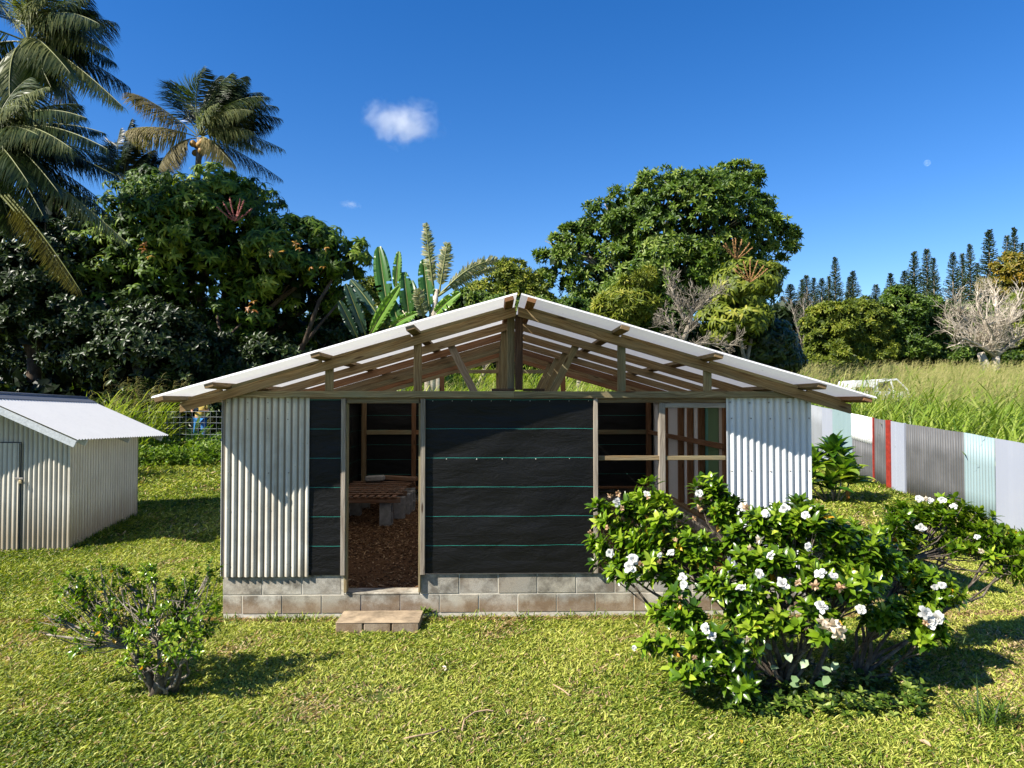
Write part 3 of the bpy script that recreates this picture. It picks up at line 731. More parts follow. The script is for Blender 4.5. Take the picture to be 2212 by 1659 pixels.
# cut gable: clamp vertices to the roof line and the ground
V = []
for (x, y, z) in m.v: V.append((x, y, max(min(z, rz_s(x, 10.7) - .03), .035)))
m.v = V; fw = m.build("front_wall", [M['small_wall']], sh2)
m = MB(); corrugated(m, (SXR, SY0, 1.84), (0, 1, 0), (0, 0, -1), (1, 0, 0), SY1 - SY0, 1.9, .0735, .0085, rows=3)
m.v = [(x, y, min(max(z, gzf(x, y) - .02), rz_s(x, y) - .03)) for (x, y, z) in m.v]
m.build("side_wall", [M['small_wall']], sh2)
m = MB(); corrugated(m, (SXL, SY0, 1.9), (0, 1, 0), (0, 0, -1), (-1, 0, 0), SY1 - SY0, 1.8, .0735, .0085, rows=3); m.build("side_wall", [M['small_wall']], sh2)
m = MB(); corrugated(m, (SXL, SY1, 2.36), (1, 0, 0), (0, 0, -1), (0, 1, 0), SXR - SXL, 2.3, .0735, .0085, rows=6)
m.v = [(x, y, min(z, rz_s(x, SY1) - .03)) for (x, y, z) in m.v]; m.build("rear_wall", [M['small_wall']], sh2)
# door
dR = at(43, 1000, SY0 - .03).x; dL = dR - .8; dT = at(20, 957, SY0 - .03).z
door = MB(); corrugated(door, (dL, SY0 - .034, dT), (1, 0, 0), (0, 0, -1), (0, -1, 0), dR - dL - .01, dT + .0, .0735, .0085)
door_o = door.build("door", [M['small_wall']], sh2); door_o["label"] = "corrugated door with a dark gap round it"
m = MB(); m.box((dL - .012, SY0 - .02, dT + .002), (dR + .012, SY0 - .012, dT + .016), bev=0); m.box((dR + .001, SY0 - .021, .02), (dR + .014, SY0 - .012, dT + .001), bev=0); m.build("door_gap_strip", M['void'], door_o)  # solid dark strips stand in for the shaded open gap at the door
m = MB(); hz = at(42, 1035, SY0).z
m.box((dR - .07, SY0 - .052, hz), (dR + .06, SY0 - .046, hz + .03), bev=.002); m.build("hasp", M['screw'], door_o)
m = MB(); m.box((dR + .005, SY0 - .075, hz - .06), (dR + .05, SY0 - .055, hz - .012), bev=.006); m.tube([(dR + .013 + .015 * math.cos(a) + .014, SY0 - .065, hz - .014 + .025 * math.sin(a)) for a in np.linspace(0, math.pi, 9)], .004, 6)
M['brass'] = plain("worn_brass", (0.45, 0.36, 0.22), .35, .6, .1, metal=.6); m.build("padlock", M['brass'], door_o)
# roof
ex = -6.05
def rs(xa, xb, name):
    m = MB(); p = .0765; y0, y1 = 10.42, 13.35; nw = int((y1 - y0) / p * 8)
    m.grid(lambda u, v: (xa + (xb - xa) * v, y0 + (y1 - y0) * u, rz_s(xa + (xb - xa) * v, y0 + (y1 - y0) * u) + .008 * math.cos(2 * math.pi * u * (y1 - y0) / p)), nw, 4)
    o = m.build(name, [M['small_roof']], sh2)
rs(SRX, ex, "roof_sheet"); rs(SRX, SXL - .5, "roof_sheet")
m = MB()
m.board((SRX + .10, 10.40, rz_s(SRX + .10, 10.4) + .012), (SRX + .10, 13.37, rz_s(SRX + .10, 13.37) + .012), .20, .006, up=(.45, 0, 1), bev=0)
m.board((SRX - .10, 10.40, rz_s(SRX - .10, 10.4) + .012), (SRX - .10, 13.37, rz_s(SRX - .10, 13.37) + .012), .20, .006, up=(-.5, 0, 1), bev=0)
m.tube([(SRX, 10.39, rz_s(SRX, 10.4) + .016), (SRX, 13.38, rz_s(SRX, 13.38) + .016)], .025, 8)
m.build("ridge_cap", M['darkcap'], sh2)
m = MB(); m.board((SRX, 10.44, rz_s(SRX, 10.44) - .07), (ex - .02, 10.44, rz_s(ex, 10.44) - .07), .035, .10, bev=.003); m.build("barge_board", M['galv'], sh2)
m = MB(); m.board((SRX, 10.44, rz_s(SRX, 10.44) - .07), (SXL - .45, 10.44, rz_s(SXL - .45, 10.44) - .07), .035, .10, bev=.003); m.build("barge_board", M['galv'], sh2)
for y in (10.75, 12.0, 13.15):
    board("rafter_tail", sh2, (SXR - .1, y, rz_s(SXR - .1, y) - .075), (ex - .04, y, rz_s(ex - .04, y) - .075), .04, .09, M['galv'])
m = MB(); m.box((SXR - .012, SY0 - .012, .02), (SXR + .012, SY0 + .012, 1.82), bev=0); m.build("corner_trim", M['small_wall'], sh2)

# ------------------------------------------------------------------ SALVAGED TIN FENCE
FX = 8.72
fence = thing("tin_fence", (FX, 14, gzf(FX, 14)), "patchwork fence of gray, white, pale blue and red metal panels beside the field", "fence")
M['f_gray'] = sheet_mat("dull_gray_zinc", (0.065, 0.068, 0.072), 0.55, .7, (.13, .13, .135), low=0.2, specks=.6)
M['f_mid'] = sheet_mat("mid_gray_zinc", (0.20, 0.215, 0.235), .5, .4, (.12, .12, .12), specks=.3)
M['f_lilac'] = sheet_mat("pale_lilac_panel", (0.27, 0.29, 0.345), .5, .12, (.4, .4, .42), specks=.1)
M['f_blue'] = sheet_mat("pale_blue_panel", (0.20, 0.275, 0.29), .5, .2, (.3, .38, .4), specks=.15)
M['f_white'] = sheet_mat("bright_white_panel", (0.86, 0.86, 0.87), .5, .05, (.6, .6, .6), specks=.0)
M['f_red'] = plain("red_painted_post", (0.22, 0.022, 0.014), .6, .3, .3, 12)
FY = lambda px: FX * F / (px - 1068)
def fz(y): return gzf(FX, y) + 1.50 + .004 * math.sin(y * 5)
def fpanel(pa, pb, mat, corr, z0=None, z1=None, name="fence_panel", label=None, dx=0, yab=None):
    ya, yb = yab or (FY(pa), FY(pb))        # ya far, yb near
    m = MB(); w = ya - yb
    if corr:
        corrugated(m, (FX + dx, yb, 3), (0, 1, 0), (0, 0, -1), (-1, 0, 0), w, 1, .078, .009, rows=3)
        nr = 3
    else:
        n = 12
        def fn(u, v):
            y = yb + w * u; k = int(u * w / .3); return (FX + dx - .004 * (k % 2), y, 3 - v)
        m.grid(fn, n, 3, sm=False)
    def remap(p):
        x, y, z = p; v = 3 - z
        t0 = fz(y) if z1 is None else gzf(FX, y) + z1
        t1 = gzf(FX, y) - .06 if z0 is None else gzf(FX, y) + z0
        return (x, y, t0 + (t1 - t0) * v)
    m.v = [remap(p) for p in m.v]
    o = m.build(name, [mat], fence); md = o.modifiers.new("thickness", 'SOLIDIFY'); md.thickness = .003
    if label: o["label"] = label
    return o
fpanel(0, 0, M['f_mid'], True, yab=(22.6, 21.4)); fpanel(0, 0, M['f_gray'], True, yab=(21.4, 20.4)); fpanel(0, 0, M['f_blue'], True, yab=(20.4, 19.3))
fpanel(1757, 1783, M['f_mid'], True, label="gray zinc panel nearest the big shed")
fpanel(1783, 1806, M['f_lilac'], False); fpanel(1806, 1849, M['f_blue'], False)
fpanel(1849, 1895.5, M['f_white'], True, z0=.88, label="bright white upper half panel", dx=-.012)
fpanel(1849, 1895.5, M['f_gray'], True, z1=.9)
fpanel(1898, 1926, M['f_gray'], True)
fpanel(1935, 1964, M['f_lilac'], False)
fpanel(1966, 2028, M['f_gray'], True, label="dark gray corrugated panel"); fpanel(2028, 2096, M['f_gray'], True)
fpanel(2096, 2166, M['f_blue'], True, label="pale blue green corrugated panel"); fpanel(0, 0, M['f_lilac'], False, yab=(FY(2166), 10.9)); fpanel(0, 0, M['f_mid'], True, yab=(10.9, 9.9)); fpanel(0, 0, M['f_blue'], True, yab=(9.9, 8.8))
for pa, pb, mt, lab in ((1896.3, 1898, 'f_red', "thin red post"), (1926, 1935, 'f_red', "wide red post"), (1964, 1967, 'f_lilac', None)):
    ya, yb = FY(pa), FY(pb); m = MB(); ym = (ya + yb) / 2
    m.box((FX - .035, yb, gzf(FX, ym) - .05), (FX + .02, ya, fz(ym) + .012), bev=.003); o = m.build("fence_post", M[mt], fence)
    if lab: o["label"] = lab
for y in (12.9, 16.9, 19.4, 10.9):
    board("back_post", fence, (FX + .06, y, gzf(FX, y) - .1), (FX + .06, y, fz(y) - .05), .09, .09, M['wood_gray'], up=(1, 0, 0))
# ------------------------------------------------------------------ WIRE FENCE on the left
WY = 19.6
wf = thing("wire_fence", (-6, WY, gzf(-6, WY)), "thin square-mesh wire fence in front of the person and dark trees", "fence")
M['wire'] = plain("gray_wire", (0.35, 0.37, 0.38), .4, .5, .1, metal=.5)
m = MB(); zt = at(430, 889, WY).z
for k in range(8):
    z = zt - k * .155
    m.tube([(x, WY + .01 * math.sin(x * 3), z + .008 * math.sin(x * 2.3 + k)) for x in np.arange(-11.5, 3.6, .3)], .0045, 4, cap=False)
x = -11.4
while x < 3.4:
    m.tube([(x, WY, zt), (x, WY, zt - 1.1)], .0035, 4, cap=False); x += .165
m.build("mesh", M['wire'], wf)
for x in (-11.4, -8.95, -5.4, -2.4, .6, 3.3):
    m = MB(); m.box((x - .02, WY + .01, zt - 1.4), (x + .02, WY + .05, zt + .06), bev=.003); m.build("post", M['void'], wf)
# ------------------------------------------------------------------ LAWN
def snoise(x, y, s, seed=0):
    r = np.random.default_rng(seed); out = 0; amp = 1; tot = 0
    for o in range(4):
        for k in range(3):
            a = r.random() * 6.28; f = s * (1.9 ** o) * (0.8 + .4 * r.random()); ph = r.random() * 6.28
            out = out + amp * np.sin((x * math.cos(a) + y * math.sin(a)) * f + ph + 1.3 * np.sin((x * math.sin(a) - y * math.cos(a)) * f * .7 + ph * 2)); tot += amp
        amp *= .65
    return out / tot * 1.8
def lawn_mask(x, y):
    k = (np.abs(x - .02 * y) < .76 * y + 1.0)
    k &= ~((x > XL - .02) & (x < XR + .02) & (y > 7.50) & (y < 15.1))
    k &= ~((x > x0 - .0) & (x < x1 + .0) & (y > 7.03) & (y < 7.55))
    k &= ~((x > SXL) & (x < SXR) & (y > SY0) & (y < SY1))
    k &= x < FX - .03
    return k
x0, x1 = at(724, 1355, 7.05).x, at(906, 1355, 7.05).x
lv = Leaves()
for (ya, yb, dens, L, Wd) in ((3.4, 5.6, 8600, .040, .0098), (5.6, 8.0, 6600, .043, .0105), (8.0, 11.5, 3400, .05, .0135), (11.5, 15.5, 1500, .07, .02), (15.5, 20.5, 800, .10, .028)):
    xm = min(.76 * yb + 1.2, 16); n = int((yb - ya) * (xm + min(xm, FX)) * dens * 1.05)
    x = rng.uniform(-xm, min(xm, FX), n); y = rng.uniform(ya, yb, n)
    nz = snoise(x, y, 1.1, 3); nz2 = snoise(x, y, 4.2, 5)
    k = lawn_mask(x, y) & (rng.random(n) > np.clip((nz * .7 + nz2 * .6 - .40) * 1.3, 0, .85)) & ~((y > 18.6) & (x < XL))
    x, y, nz, nz2 = x[k], y[k], nz[k], nz2[k]; n = len(x)
    a = rng.normal(size=n) * 1.5 + .5 + nz * 1.5; el = np.radians(rng.uniform(2, 48, n))
    D = np.stack([np.cos(a) * np.cos(el), np.sin(a) * np.cos(el), np.sin(el)], -1)
    Nn = np.stack([-np.cos(a) * np.sin(el), -np.sin(a) * np.sin(el), np.cos(el)], -1) + rng.normal(size=(n, 3)) * .35
    P = np.stack([x, y, gz(x, y) + rng.random(n) * .012], -1)
    nz3 = snoise(x, y, .35, 21)
    rr = .49 + .16 * nz + .22 * nz3 + .04 - .12 * nz2 + rng.normal(size=n) * .2
    pd = np.clip((nz3 * .9 + nz2 * .45 + nz * .3 - .42) * 2.2, 0, 1) + .8 * np.exp(-((x - 4.1) ** 2 / .5 + (y - 5.6) ** 2 / .35)) + .5 * np.exp(-((x + 3.5) ** 2 / .12 + (y - 5.4) ** 2 / .03))
    dry = rng.random(n) < (.05 + .12 * np.clip(nz2 + nz * .5, 0, 1) + .5 * pd); rr = np.where(dry, rng.uniform(.84, 1, n), np.clip(rr, 0, .8))
    thin = rng.random(n) < .3; big = np.where(rng.random(n) < .07, 1.5, 1.0)
    wall_ = (y > 7.36) & (y < 7.52) & (rng.random(n) < .6); rr = np.where(wall_, .97, rr)
    lv.add(P, D, Nn, L * big * rng.uniform(.6, 1.45, n), Wd * big * np.where(thin, .4, rng.uniform(.7, 1.2, n)), T_BLADE, rr)
# longer tufts near edges: along walls, sheds, fences
def tufts(cx, cy, n, sp, L, Wd, up=55, rv=.35):
    x = cx + rng.normal(size=n) * sp; y = cy + rng.normal(size=n) * sp
    a = rng.random(n) * 6.28; el = np.radians(rng.uniform(up - 25, up + 25, n))
    D = np.stack([np.cos(a) * np.cos(el), np.sin(a) * np.cos(el), np.sin(el)], -1)
    Nn = np.stack([-np.cos(a) * np.sin(el), -np.sin(a) * np.sin(el), np.cos(el)], -1)
    k = lawn_mask(x, y)
    lv.add(np.stack([x, y, gz(x, y)], -1)[k], D[k], Nn[k], (L * rng.uniform(.5, 1.2, n))[k], Wd, T_ARCH, np.clip(rv + rng.normal(size=n) * .15, 0, .8)[k])
for i in range(95):
    xx = rng.uniform(XL, XR); tufts(xx, 7.44, 9, .05, .11, .010)
for i in range(50): tufts(SXR + .05, rng.uniform(SY0, SY1), 10, .06, .13, .011)
for i in range(45): tufts(FX - .1, rng.uniform(10, 19), 9, .09, .16, .012)
for i in range(60): tufts(rng.uniform(3.6, 8.2), rng.uniform(5.2, 12), 12, .1, .16, .008, 35, .42)
for i in range(26): tufts(rng.uniform(-8, -3), rng.uniform(9, 17), 10, .1, .15, .01, 40, .45)
for (px, py) in ((2150, 1560), (2165, 1575), (2130, 1570), (2060, 1410), (1965, 1420)):
    g0 = gnd(px, py); tufts(g0.x, g0.y, 30, .06, .3, .010, 55, .2)
M['lawn'] = leaf_mat("lawn_blades", [(0, (0.02, 0.045, 0.005)), (.25, (0.07, 0.13, 0.010)), (.5, (0.20, 0.255, 0.020)), (.8, (0.44, 0.44, 0.09)), (.86, (0.55, 0.43, 0.24)), (1, (0.30, 0.17, 0.08))], .5, .28, .35, (1.2, 1.3, .4))
o = lv.build("lawn_grass", M['lawn']); tagit(o, "short broad-leaved yellow-green lawn grass around the sheds", "grass", kind="stuff")

# ------------------------------------------------------------------ TALL GRASS
M['tall'] = leaf_mat("tall_grass_blades", [(0, (0.05, 0.11, 0.012)), (.4, (0.13, 0.21, 0.02)), (.75, (0.24, 0.31, 0.04)), (1, (0.38, 0.40, 0.12))], .45, .4, .4, (1.2, 1.3, .4))
M['seed'] = leaf_mat("seed_heads", [(0, (0.16, 0.16, 0.05)), (.5, (0.26, 0.26, 0.08)), (1, (0.38, 0.32, 0.15))], .7, .35, .2, (1.2, 1.1, .6))
def tall(lv, x, y, nb, L, Wd, up=(55, 88), rr=.5, wind=.25):
    n = len(x)
    X = np.repeat(x, nb) + rng.normal(size=n * nb) * .10; Y = np.repeat(y, nb) + rng.normal(size=n * nb) * .10
    h = rng.random(n * nb) ** 1.5 * .75 * L
    a = rng.random(n * nb) * 6.28; el = np.radians(rng.uniform(up[0], up[1], n * nb))
    D = np.stack([np.cos(a) * np.cos(el) + wind, np.sin(a) * np.cos(el), np.sin(el)], -1); D = unit(D)
    Nn = np.stack([-np.cos(a), -np.sin(a), np.full(n * nb, .6)], -1)
    Nn = unit(np.cross(np.cross(D, np.array([0, 0, 1.])), D)) * 1.0
    lv.add(np.stack([X, Y, gz(X, Y) + h], -1), D, Nn, L * rng.uniform(.45, .95, n * nb), Wd * rng.uniform(.6, 1.3, n * nb), T_ARCH, np.clip(rr + rng.normal(size=n * nb) * .2, 0, 1))
def seeds(lv, x, y, H, wisps=14, Wd=.008):
    n = len(x)
    hh = H * rng.uniform(.8, 1.2, n); lean = rng.uniform(.05, .3, n)
    z = gz(x, y)
    # stem
    D = np.stack([lean, rng.normal(size=n) * .1, np.ones(n)], -1)
    lv.add(np.stack([x, y, z], -1), D, np.tile([0, -1., .1], (n, 1)), hh, Wd, T_ARCH, np.full(n, .4))
    top = np.stack([x, y, z], -1) + unit(D) * hh[:, None] * .72
    k = wisps
    t = rng.random((n, k)); P = top[:, None] + unit(D)[:, None] * (t * hh[:, None] * .28)[..., None]
    dd = np.stack([rng.uniform(.1, 1.1, (n, k)), rng.normal(size=(n, k)) * .45, rng.uniform(.15, 1.0, (n, k))], -1)
    lv.add(P.reshape(-1, 3), dd.reshape(-1, 3), np.tile([0, -.3, 1.], (n * k, 1)), rng.uniform(.12, .34, n * k), Wd * .8, T_ARCH, rng.random(n * k))
lv = Leaves(); ls = Leaves()
def scatter(n, xa, xb, ya, yb):
    x = rng.uniform(xa, xb, n); y = rng.uniform(ya, yb, n)
    k = ~((y > 22.5) & (y < 34.5) & (x > y * .455) & (x < y * .60) & (rng.random(n) < .93)); return x[k], y[k]
x, y = scatter(1300, FX + .5, FX + 4.5, 9, 24); k = x < .78 * y + 3; tall(lv, x[k], y[k], 16, 1.35, .036, rr=.6)
x, y = scatter(2400, FX + 2, 34, 15, 33); k = x < .78 * y + 3; tall(lv, x[k], y[k], 8, 1.55, .05, rr=.6); 
x, y = scatter(2300, 3.6, 38, 29, 46); k = x < .78 * y + 3; tall(lv, x[k], y[k], 6, 1.7, .06, rr=.62)
o = lv.build("field_grass", M['tall']); tagit(o, "tall bright green field grass behind the patchwork tin fence", "grass", kind="stuff")
x, y = scatter(4200, FX + 1.5, 34, 17, 34); k = x < .78 * y + 3; seeds(ls, x[k], y[k], 2.15, 12, .011)
x, y = scatter(4200, 9, 38, 30, 46); k = x < .78 * y + 3; seeds(ls, x[k], y[k], 2.2, 10, .016)
o = ls.build("field_seed_heads", M['seed']); tagit(o, "feathery tan seed heads waving above the field of tall grass", "grass", kind="stuff")
lv = Leaves(); ls = Leaves()      # hill grass behind the big shed
x, y = scatter(1500, -5, 8.2, 20.5, 27); tall(lv, x, y, 14, 1.35, .034, rr=.7)
x, y = scatter(900, -7, 9, 27, 38); tall(lv, x, y, 9, 1.7, .05, rr=.7)
x, y = scatter(500, -6, 9, 19, 26); seeds(ls, x, y, 1.7, 8, .01)
o = lv.build("bank_grass", M['tall']); tagit(o, "green grass on the bank seen through the open gable", "grass", kind="stuff")
o = ls.build("bank_seed_heads", M['seed']); tagit(o, "seed heads on the grassy bank behind the big shed", "grass", kind="stuff")
lv = Leaves(); ls = Leaves()      # rough growth left, before and behind the wire fence
x, y = scatter(300, -10, -2.2, 18.3, 20.6); tall(lv, x, y, 9, .36, .028, rr=.5)
x, y = scatter(2600, -10, -2.0, 17.8, 20.8)
lv.rosettes(np.stack([x, y, gz(x, y) + rng.uniform(.05, .5, len(x))], -1), rdir(len(x)) * .6 + np.array([0, -.2, 1]), 7, .11, .05, (30, 100), T_LEAF, rng.uniform(.1, .6, len(x)))
x, y = scatter(46, -10.9, -9.0, 18.4, 20.2); tall(lv, x, y, 16, 1.3, .034, rr=.75); seeds(ls, x[:26], y[:26], 1.95, 18, .008)
x, y = scatter(40, -10.6, -8.6, 15.2, 17.0); tall(lv, x, y, 14, .9, .03, rr=.5); seeds(ls, x[:10], y[:10], 1.8, 16, .007)
x, y = scatter(10, -8.5, -3, 18.6, 20); seeds(ls, x, y, .85, 9, .006)
o = lv.build("rough_growth", M['tall']); tagit(o, "rough weeds and grass growing along the wire fence", "weeds", kind="stuff")
o = ls.build("rough_seed_heads", M['seed']); tagit(o, "tan feathery seed heads behind the small shed roof", "grass", kind="stuff")

# ------------------------------------------------------------------ TREES
def crown_pts(blobs, n, nsub=26, rsub=.27, ylim=.55):
    """lumpy crown: sub clumps sit on each blob's shell; returns points and outward normals"""
    P = []; A = []
    w = np.array([b[1][0] * b[1][2] + b[1][0] * b[1][1] for b in blobs]); w = w / w.sum()
    for b, ww in zip(blobs, w):
        c = np.array(b[0]); r = np.array(b[1]); m = max(8, int(nsub * ww * len(blobs)))
        d = rdir(m * 3); d = d[(d[:, 1] < ylim) & (d[:, 2] > -.75)][:m]
        sc = c + d * r * rng.uniform(.68, .86, (len(d), 1)); sr = rng.uniform(.7, 1.35, len(d)) * rsub
        k = int(n * ww); i = rng.integers(0, len(d), k); e = rdir(k); e[:, 2] = np.abs(e[:, 2]) * np.where(rng.random(k) < .75, 1, -1)
        rr = (sr[i] * r.mean())[:, None]
        p = sc[i] + e * rr * rng.uniform(.75, 1.05, (k, 1)) * np.array([1.15, 1, .75])
        # discard what lies deep inside
        q = (p - c) / r; keep = np.linalg.norm(q, axis=1) > .62
        for b2 in blobs:
            if b2 is not b: keep &= np.linalg.norm((p - np.array(b2[0])) / np.array(b2[1]), axis=1) > .7
        P.append(p[keep]); A.append(unit(e * .9 + d[i] * .7)[keep])
    return np.concatenate(P), np.concatenate(A)
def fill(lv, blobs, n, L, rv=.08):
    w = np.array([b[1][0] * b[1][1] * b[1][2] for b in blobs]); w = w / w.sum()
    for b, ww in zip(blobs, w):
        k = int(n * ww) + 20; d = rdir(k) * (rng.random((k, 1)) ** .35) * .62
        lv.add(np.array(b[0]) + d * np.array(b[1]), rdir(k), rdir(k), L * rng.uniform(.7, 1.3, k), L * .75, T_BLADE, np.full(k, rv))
def blob(px, py, rx, ry, Y, depth=None):
    c = at(px, py, Y); s = Y / F * 1.0
    return ((c.x, c.y, c.z), (rx * s, (depth or .85 * rx * s), ry * s))
M['bark_gray'] = bark_mat("gray_bark", (.10, .085, .065), (.22, .19, .15), (.36, .32, .26))
M['bark_pale'] = bark_mat("pale_bark", (.22, .18, .13), (.42, .36, .28), (.58, .52, .43))
M['bark_dark'] = bark_mat("dark_bark", (.03, .022, .015), (.07, .05, .035), (.13, .10, .075))
def limb(mb, a, b, r0, r1, sag=.12, n=7, sides=7, rnd=.06):
    a = Vector(a); b = Vector(b); L = (b - a).length
    side = Vector((random.uniform(-1, 1), random.uniform(-1, 1), random.uniform(.2, 1))) * L * sag
    pts = []; rad = []
    for i in range(n):
        t = i / (n - 1); p = a.lerp(b, t) + side * math.sin(math.pi * t) + Vector((random.uniform(-1, 1), random.uniform(-1, 1), random.uniform(-1, 1))) * L * rnd * .3 * (0 < i < n - 1)
        pts.append(p); rad.append(r0 + (r1 - r0) * t)
    mb.tube(pts, rad, sides); return pts
def tree(name, label, cat, blobs, base, leaf, leafset, n, trunk_r=.25, bark='bark_gray', fillL=.5, fillN=700, group=None, nsub=26, rsub=.27, limbs=True, droop=0, ylim=.55, extra=None):
    base = Vector(base); t = thing(name, base, label, cat, group)
    lv = Leaves(); P, A = crown_pts(blobs, n, nsub, rsub, ylim)
    A = unit(A + np.array([-.1, -.25, .35]))
    for (m, L, Wd, spread, tm, lo, hi, share) in leafset:
        k = rng.random(len(P)) < share
        rb = lo + (hi - lo) * (.5 * rng.random(k.sum()) + .5 * (snoise(P[k][:, 0], P[k][:, 2], 1.2, len(P) % 97) * .5 + .5).clip(0, 1))
        lv.rosettes(P[k], A[k] + rng.normal(size=(k.sum(), 3)) * .2, m, L, Wd, spread, tm, rb)
    if fillN: fill(lv, blobs, fillN, fillL)
    lv.build("crown", leaf, t)
    mb = MB()
    zc = np.mean([b[0][2] for b in blobs]); ctr = Vector((np.mean([b[0][0] for b in blobs]), np.mean([b[0][1] for b in blobs]), zc))
    fork = base.lerp(ctr, .45)
    limb(mb, base + Vector((0, 0, -.3)), fork, trunk_r, trunk_r * .7, .05, 7, 9)
    for b in blobs:
        pts = limb(mb, fork, Vector(b[0]), trunk_r * .55, trunk_r * .15, .08)
        for q in range(5):
            d = Vector(rdir(1)[0]); limb(mb, pts[random.randint(3, 6)], Vector(b[0]) + Vector((d.x * b[1][0], d.y * b[1][1], abs(d.z) * b[1][2])) * .85, trunk_r * .16, .015, .1, 5, 5)
    if extra: extra(mb)
    mb.build("trunk", M[bark], t)
    return t
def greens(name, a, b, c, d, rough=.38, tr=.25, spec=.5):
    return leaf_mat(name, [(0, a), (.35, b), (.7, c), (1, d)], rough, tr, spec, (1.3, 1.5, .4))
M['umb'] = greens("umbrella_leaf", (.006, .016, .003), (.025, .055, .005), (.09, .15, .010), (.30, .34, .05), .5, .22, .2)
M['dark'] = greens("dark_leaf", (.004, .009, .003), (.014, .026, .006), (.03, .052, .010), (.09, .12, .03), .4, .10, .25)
M['mid'] = greens("mid_leaf", (.010, .024, .004), (.034, .07, .007), (.085, .14, .012), (.25, .30, .07), .45, .22, .25)
M['yel'] = greens("yellow_green_leaf", (.022, .036, .006), (.07, .10, .010), (.16, .19, .018), (.32, .30, .05), .5, .25, .2)
M['oran'] = greens("orange_leaf", (.05, .06, .01), (.12, .12, .012), (.24, .17, .012), (.36, .2, .015), .45, .3, .4)
M['pine'] = greens("pine_needle", (.012, .024, .006), (.025, .045, .011), (.042, .068, .018), (.07, .10, .03), .6, .1, .3)
M['yleaf'] = leaf_mat("old_orange_leaf", [(0, (.22, .08, .01)), (1, (.34, .18, .02))], .5, .3)
M['plume'] = plain("pink_flower_plume", (.26, .09, .08), .7, .2, .3, 30)
M['plume2'] = plain("rusty_flower_plume", (.28, .15, .06), .7, .2, .3, 30)

SCH = [(9, .30, .075, (72, 118), T_ARCH, .15, .95, 1.0)]
def plume(parent, c, mat, n=7, L=.9, pink=True):
    m = MB(); c = Vector(c)
    for k in range(n):
        a = -1.25 + 2.5 * k / (n - 1) + random.uniform(-.1, .1); d = Vector((math.sin(a), random.uniform(-.4, .1), math.cos(a) * .8 + .25)).normalized()
        pts = [c + d * L * t + Vector((0, 0, .12 * t * t)) for t in np.linspace(0, 1, 8)]
        m.tube(pts, [.018] * 8, 4)
        for t in np.linspace(.15, 1, 16):
            q = c + d * L * t + Vector((0, 0, .12 * t * t))
            for z in range(3):
                w = Vector(rdir(1)[0]) * .04; m.tube([q, q + w], [.016, .01], 3)
    return m.build("flower_plume", mat, parent)
# big umbrella tree, left
Y = 27.0
bl = [blob(430, 520, 215, 155, Y), blob(625, 565, 140, 110, Y - 1), blob(748, 560, 58, 48, Y - 1.5), blob(330, 430, 75, 75, Y + 1), blob(270, 640, 190, 200, Y), blob(560, 700, 150, 140, Y + .5), blob(500, 425, 70, 55, Y), blob(700, 640, 80, 65, Y)]
def ex(mb):
    for pl_ in (((440, 850), (480, 760), (500, 720), (530, 690)), ((440, 850), (482, 745), (470, 690), (480, 640)), ((600, 790), (660, 740), (700, 690), (745, 640)), ((640, 790), (690, 650), (720, 600), (770, 560))):
        pts = [at(px, py, Y - 2.2 + .3 * i) for i, (px, py) in enumerate(pl_)]
        mb.tube(pts, [.09, .07, .05, .03], 7)
t = tree("umbrella_tree", "huge dark green umbrella tree with drooping leaf whorls and a pink flower plume", "tree", bl, (at(470, 868, Y).x, Y, gzf(-11, Y)), M['umb'], SCH, 5200, .28, 'bark_dark', .5, 3600, nsub=30, rsub=.24, extra=ex)
plume(t, at(508, 478, Y - 4.4), M['plume'], 6, .6)
lv = Leaves()
for (px, py) in ((600, 535), (690, 565), (640, 540), (320, 530), (530, 660)):
    c = at(px, py, Y - 4.3); lv.rosettes(np.array([c] * 3) + rng.normal(size=(3, 3)) * .18, rng.normal(size=(3, 3)) * .3 + [0, -.5, .7], 5, .15, .05, (70, 115), T_ARCH)
lv.build("old_leaves", M['yleaf'], t)
# dark trees at far left
Y = 25.0
SHINY = [(8, .24, .105, (40, 110), T_LEAF, .1, .8, 1.0)]
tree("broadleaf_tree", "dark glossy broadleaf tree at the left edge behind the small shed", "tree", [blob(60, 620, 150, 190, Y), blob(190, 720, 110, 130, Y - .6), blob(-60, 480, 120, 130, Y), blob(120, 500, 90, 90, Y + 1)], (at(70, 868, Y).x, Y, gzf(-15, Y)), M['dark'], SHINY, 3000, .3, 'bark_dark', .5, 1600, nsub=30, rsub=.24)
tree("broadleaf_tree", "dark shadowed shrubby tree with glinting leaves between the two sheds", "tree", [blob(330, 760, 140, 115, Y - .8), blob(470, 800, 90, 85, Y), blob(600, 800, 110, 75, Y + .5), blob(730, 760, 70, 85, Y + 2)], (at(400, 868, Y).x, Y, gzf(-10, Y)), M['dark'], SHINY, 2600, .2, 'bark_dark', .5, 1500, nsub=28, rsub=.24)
tree("broadleaf_tree", "unseen tall dark tree added outside the left edge to cast shade", "tree", [((-27, 21, 7), (5, 4.5, 5)), ((-24, 19, 4.5), (3.5, 3, 3))], (-26, 20.5, gzf(-26, 20.5)), M['dark'], SHINY, 1200, .3, 'bark_dark', .6, 1200)  # unseen tree added so that its shadow falls on the left trees
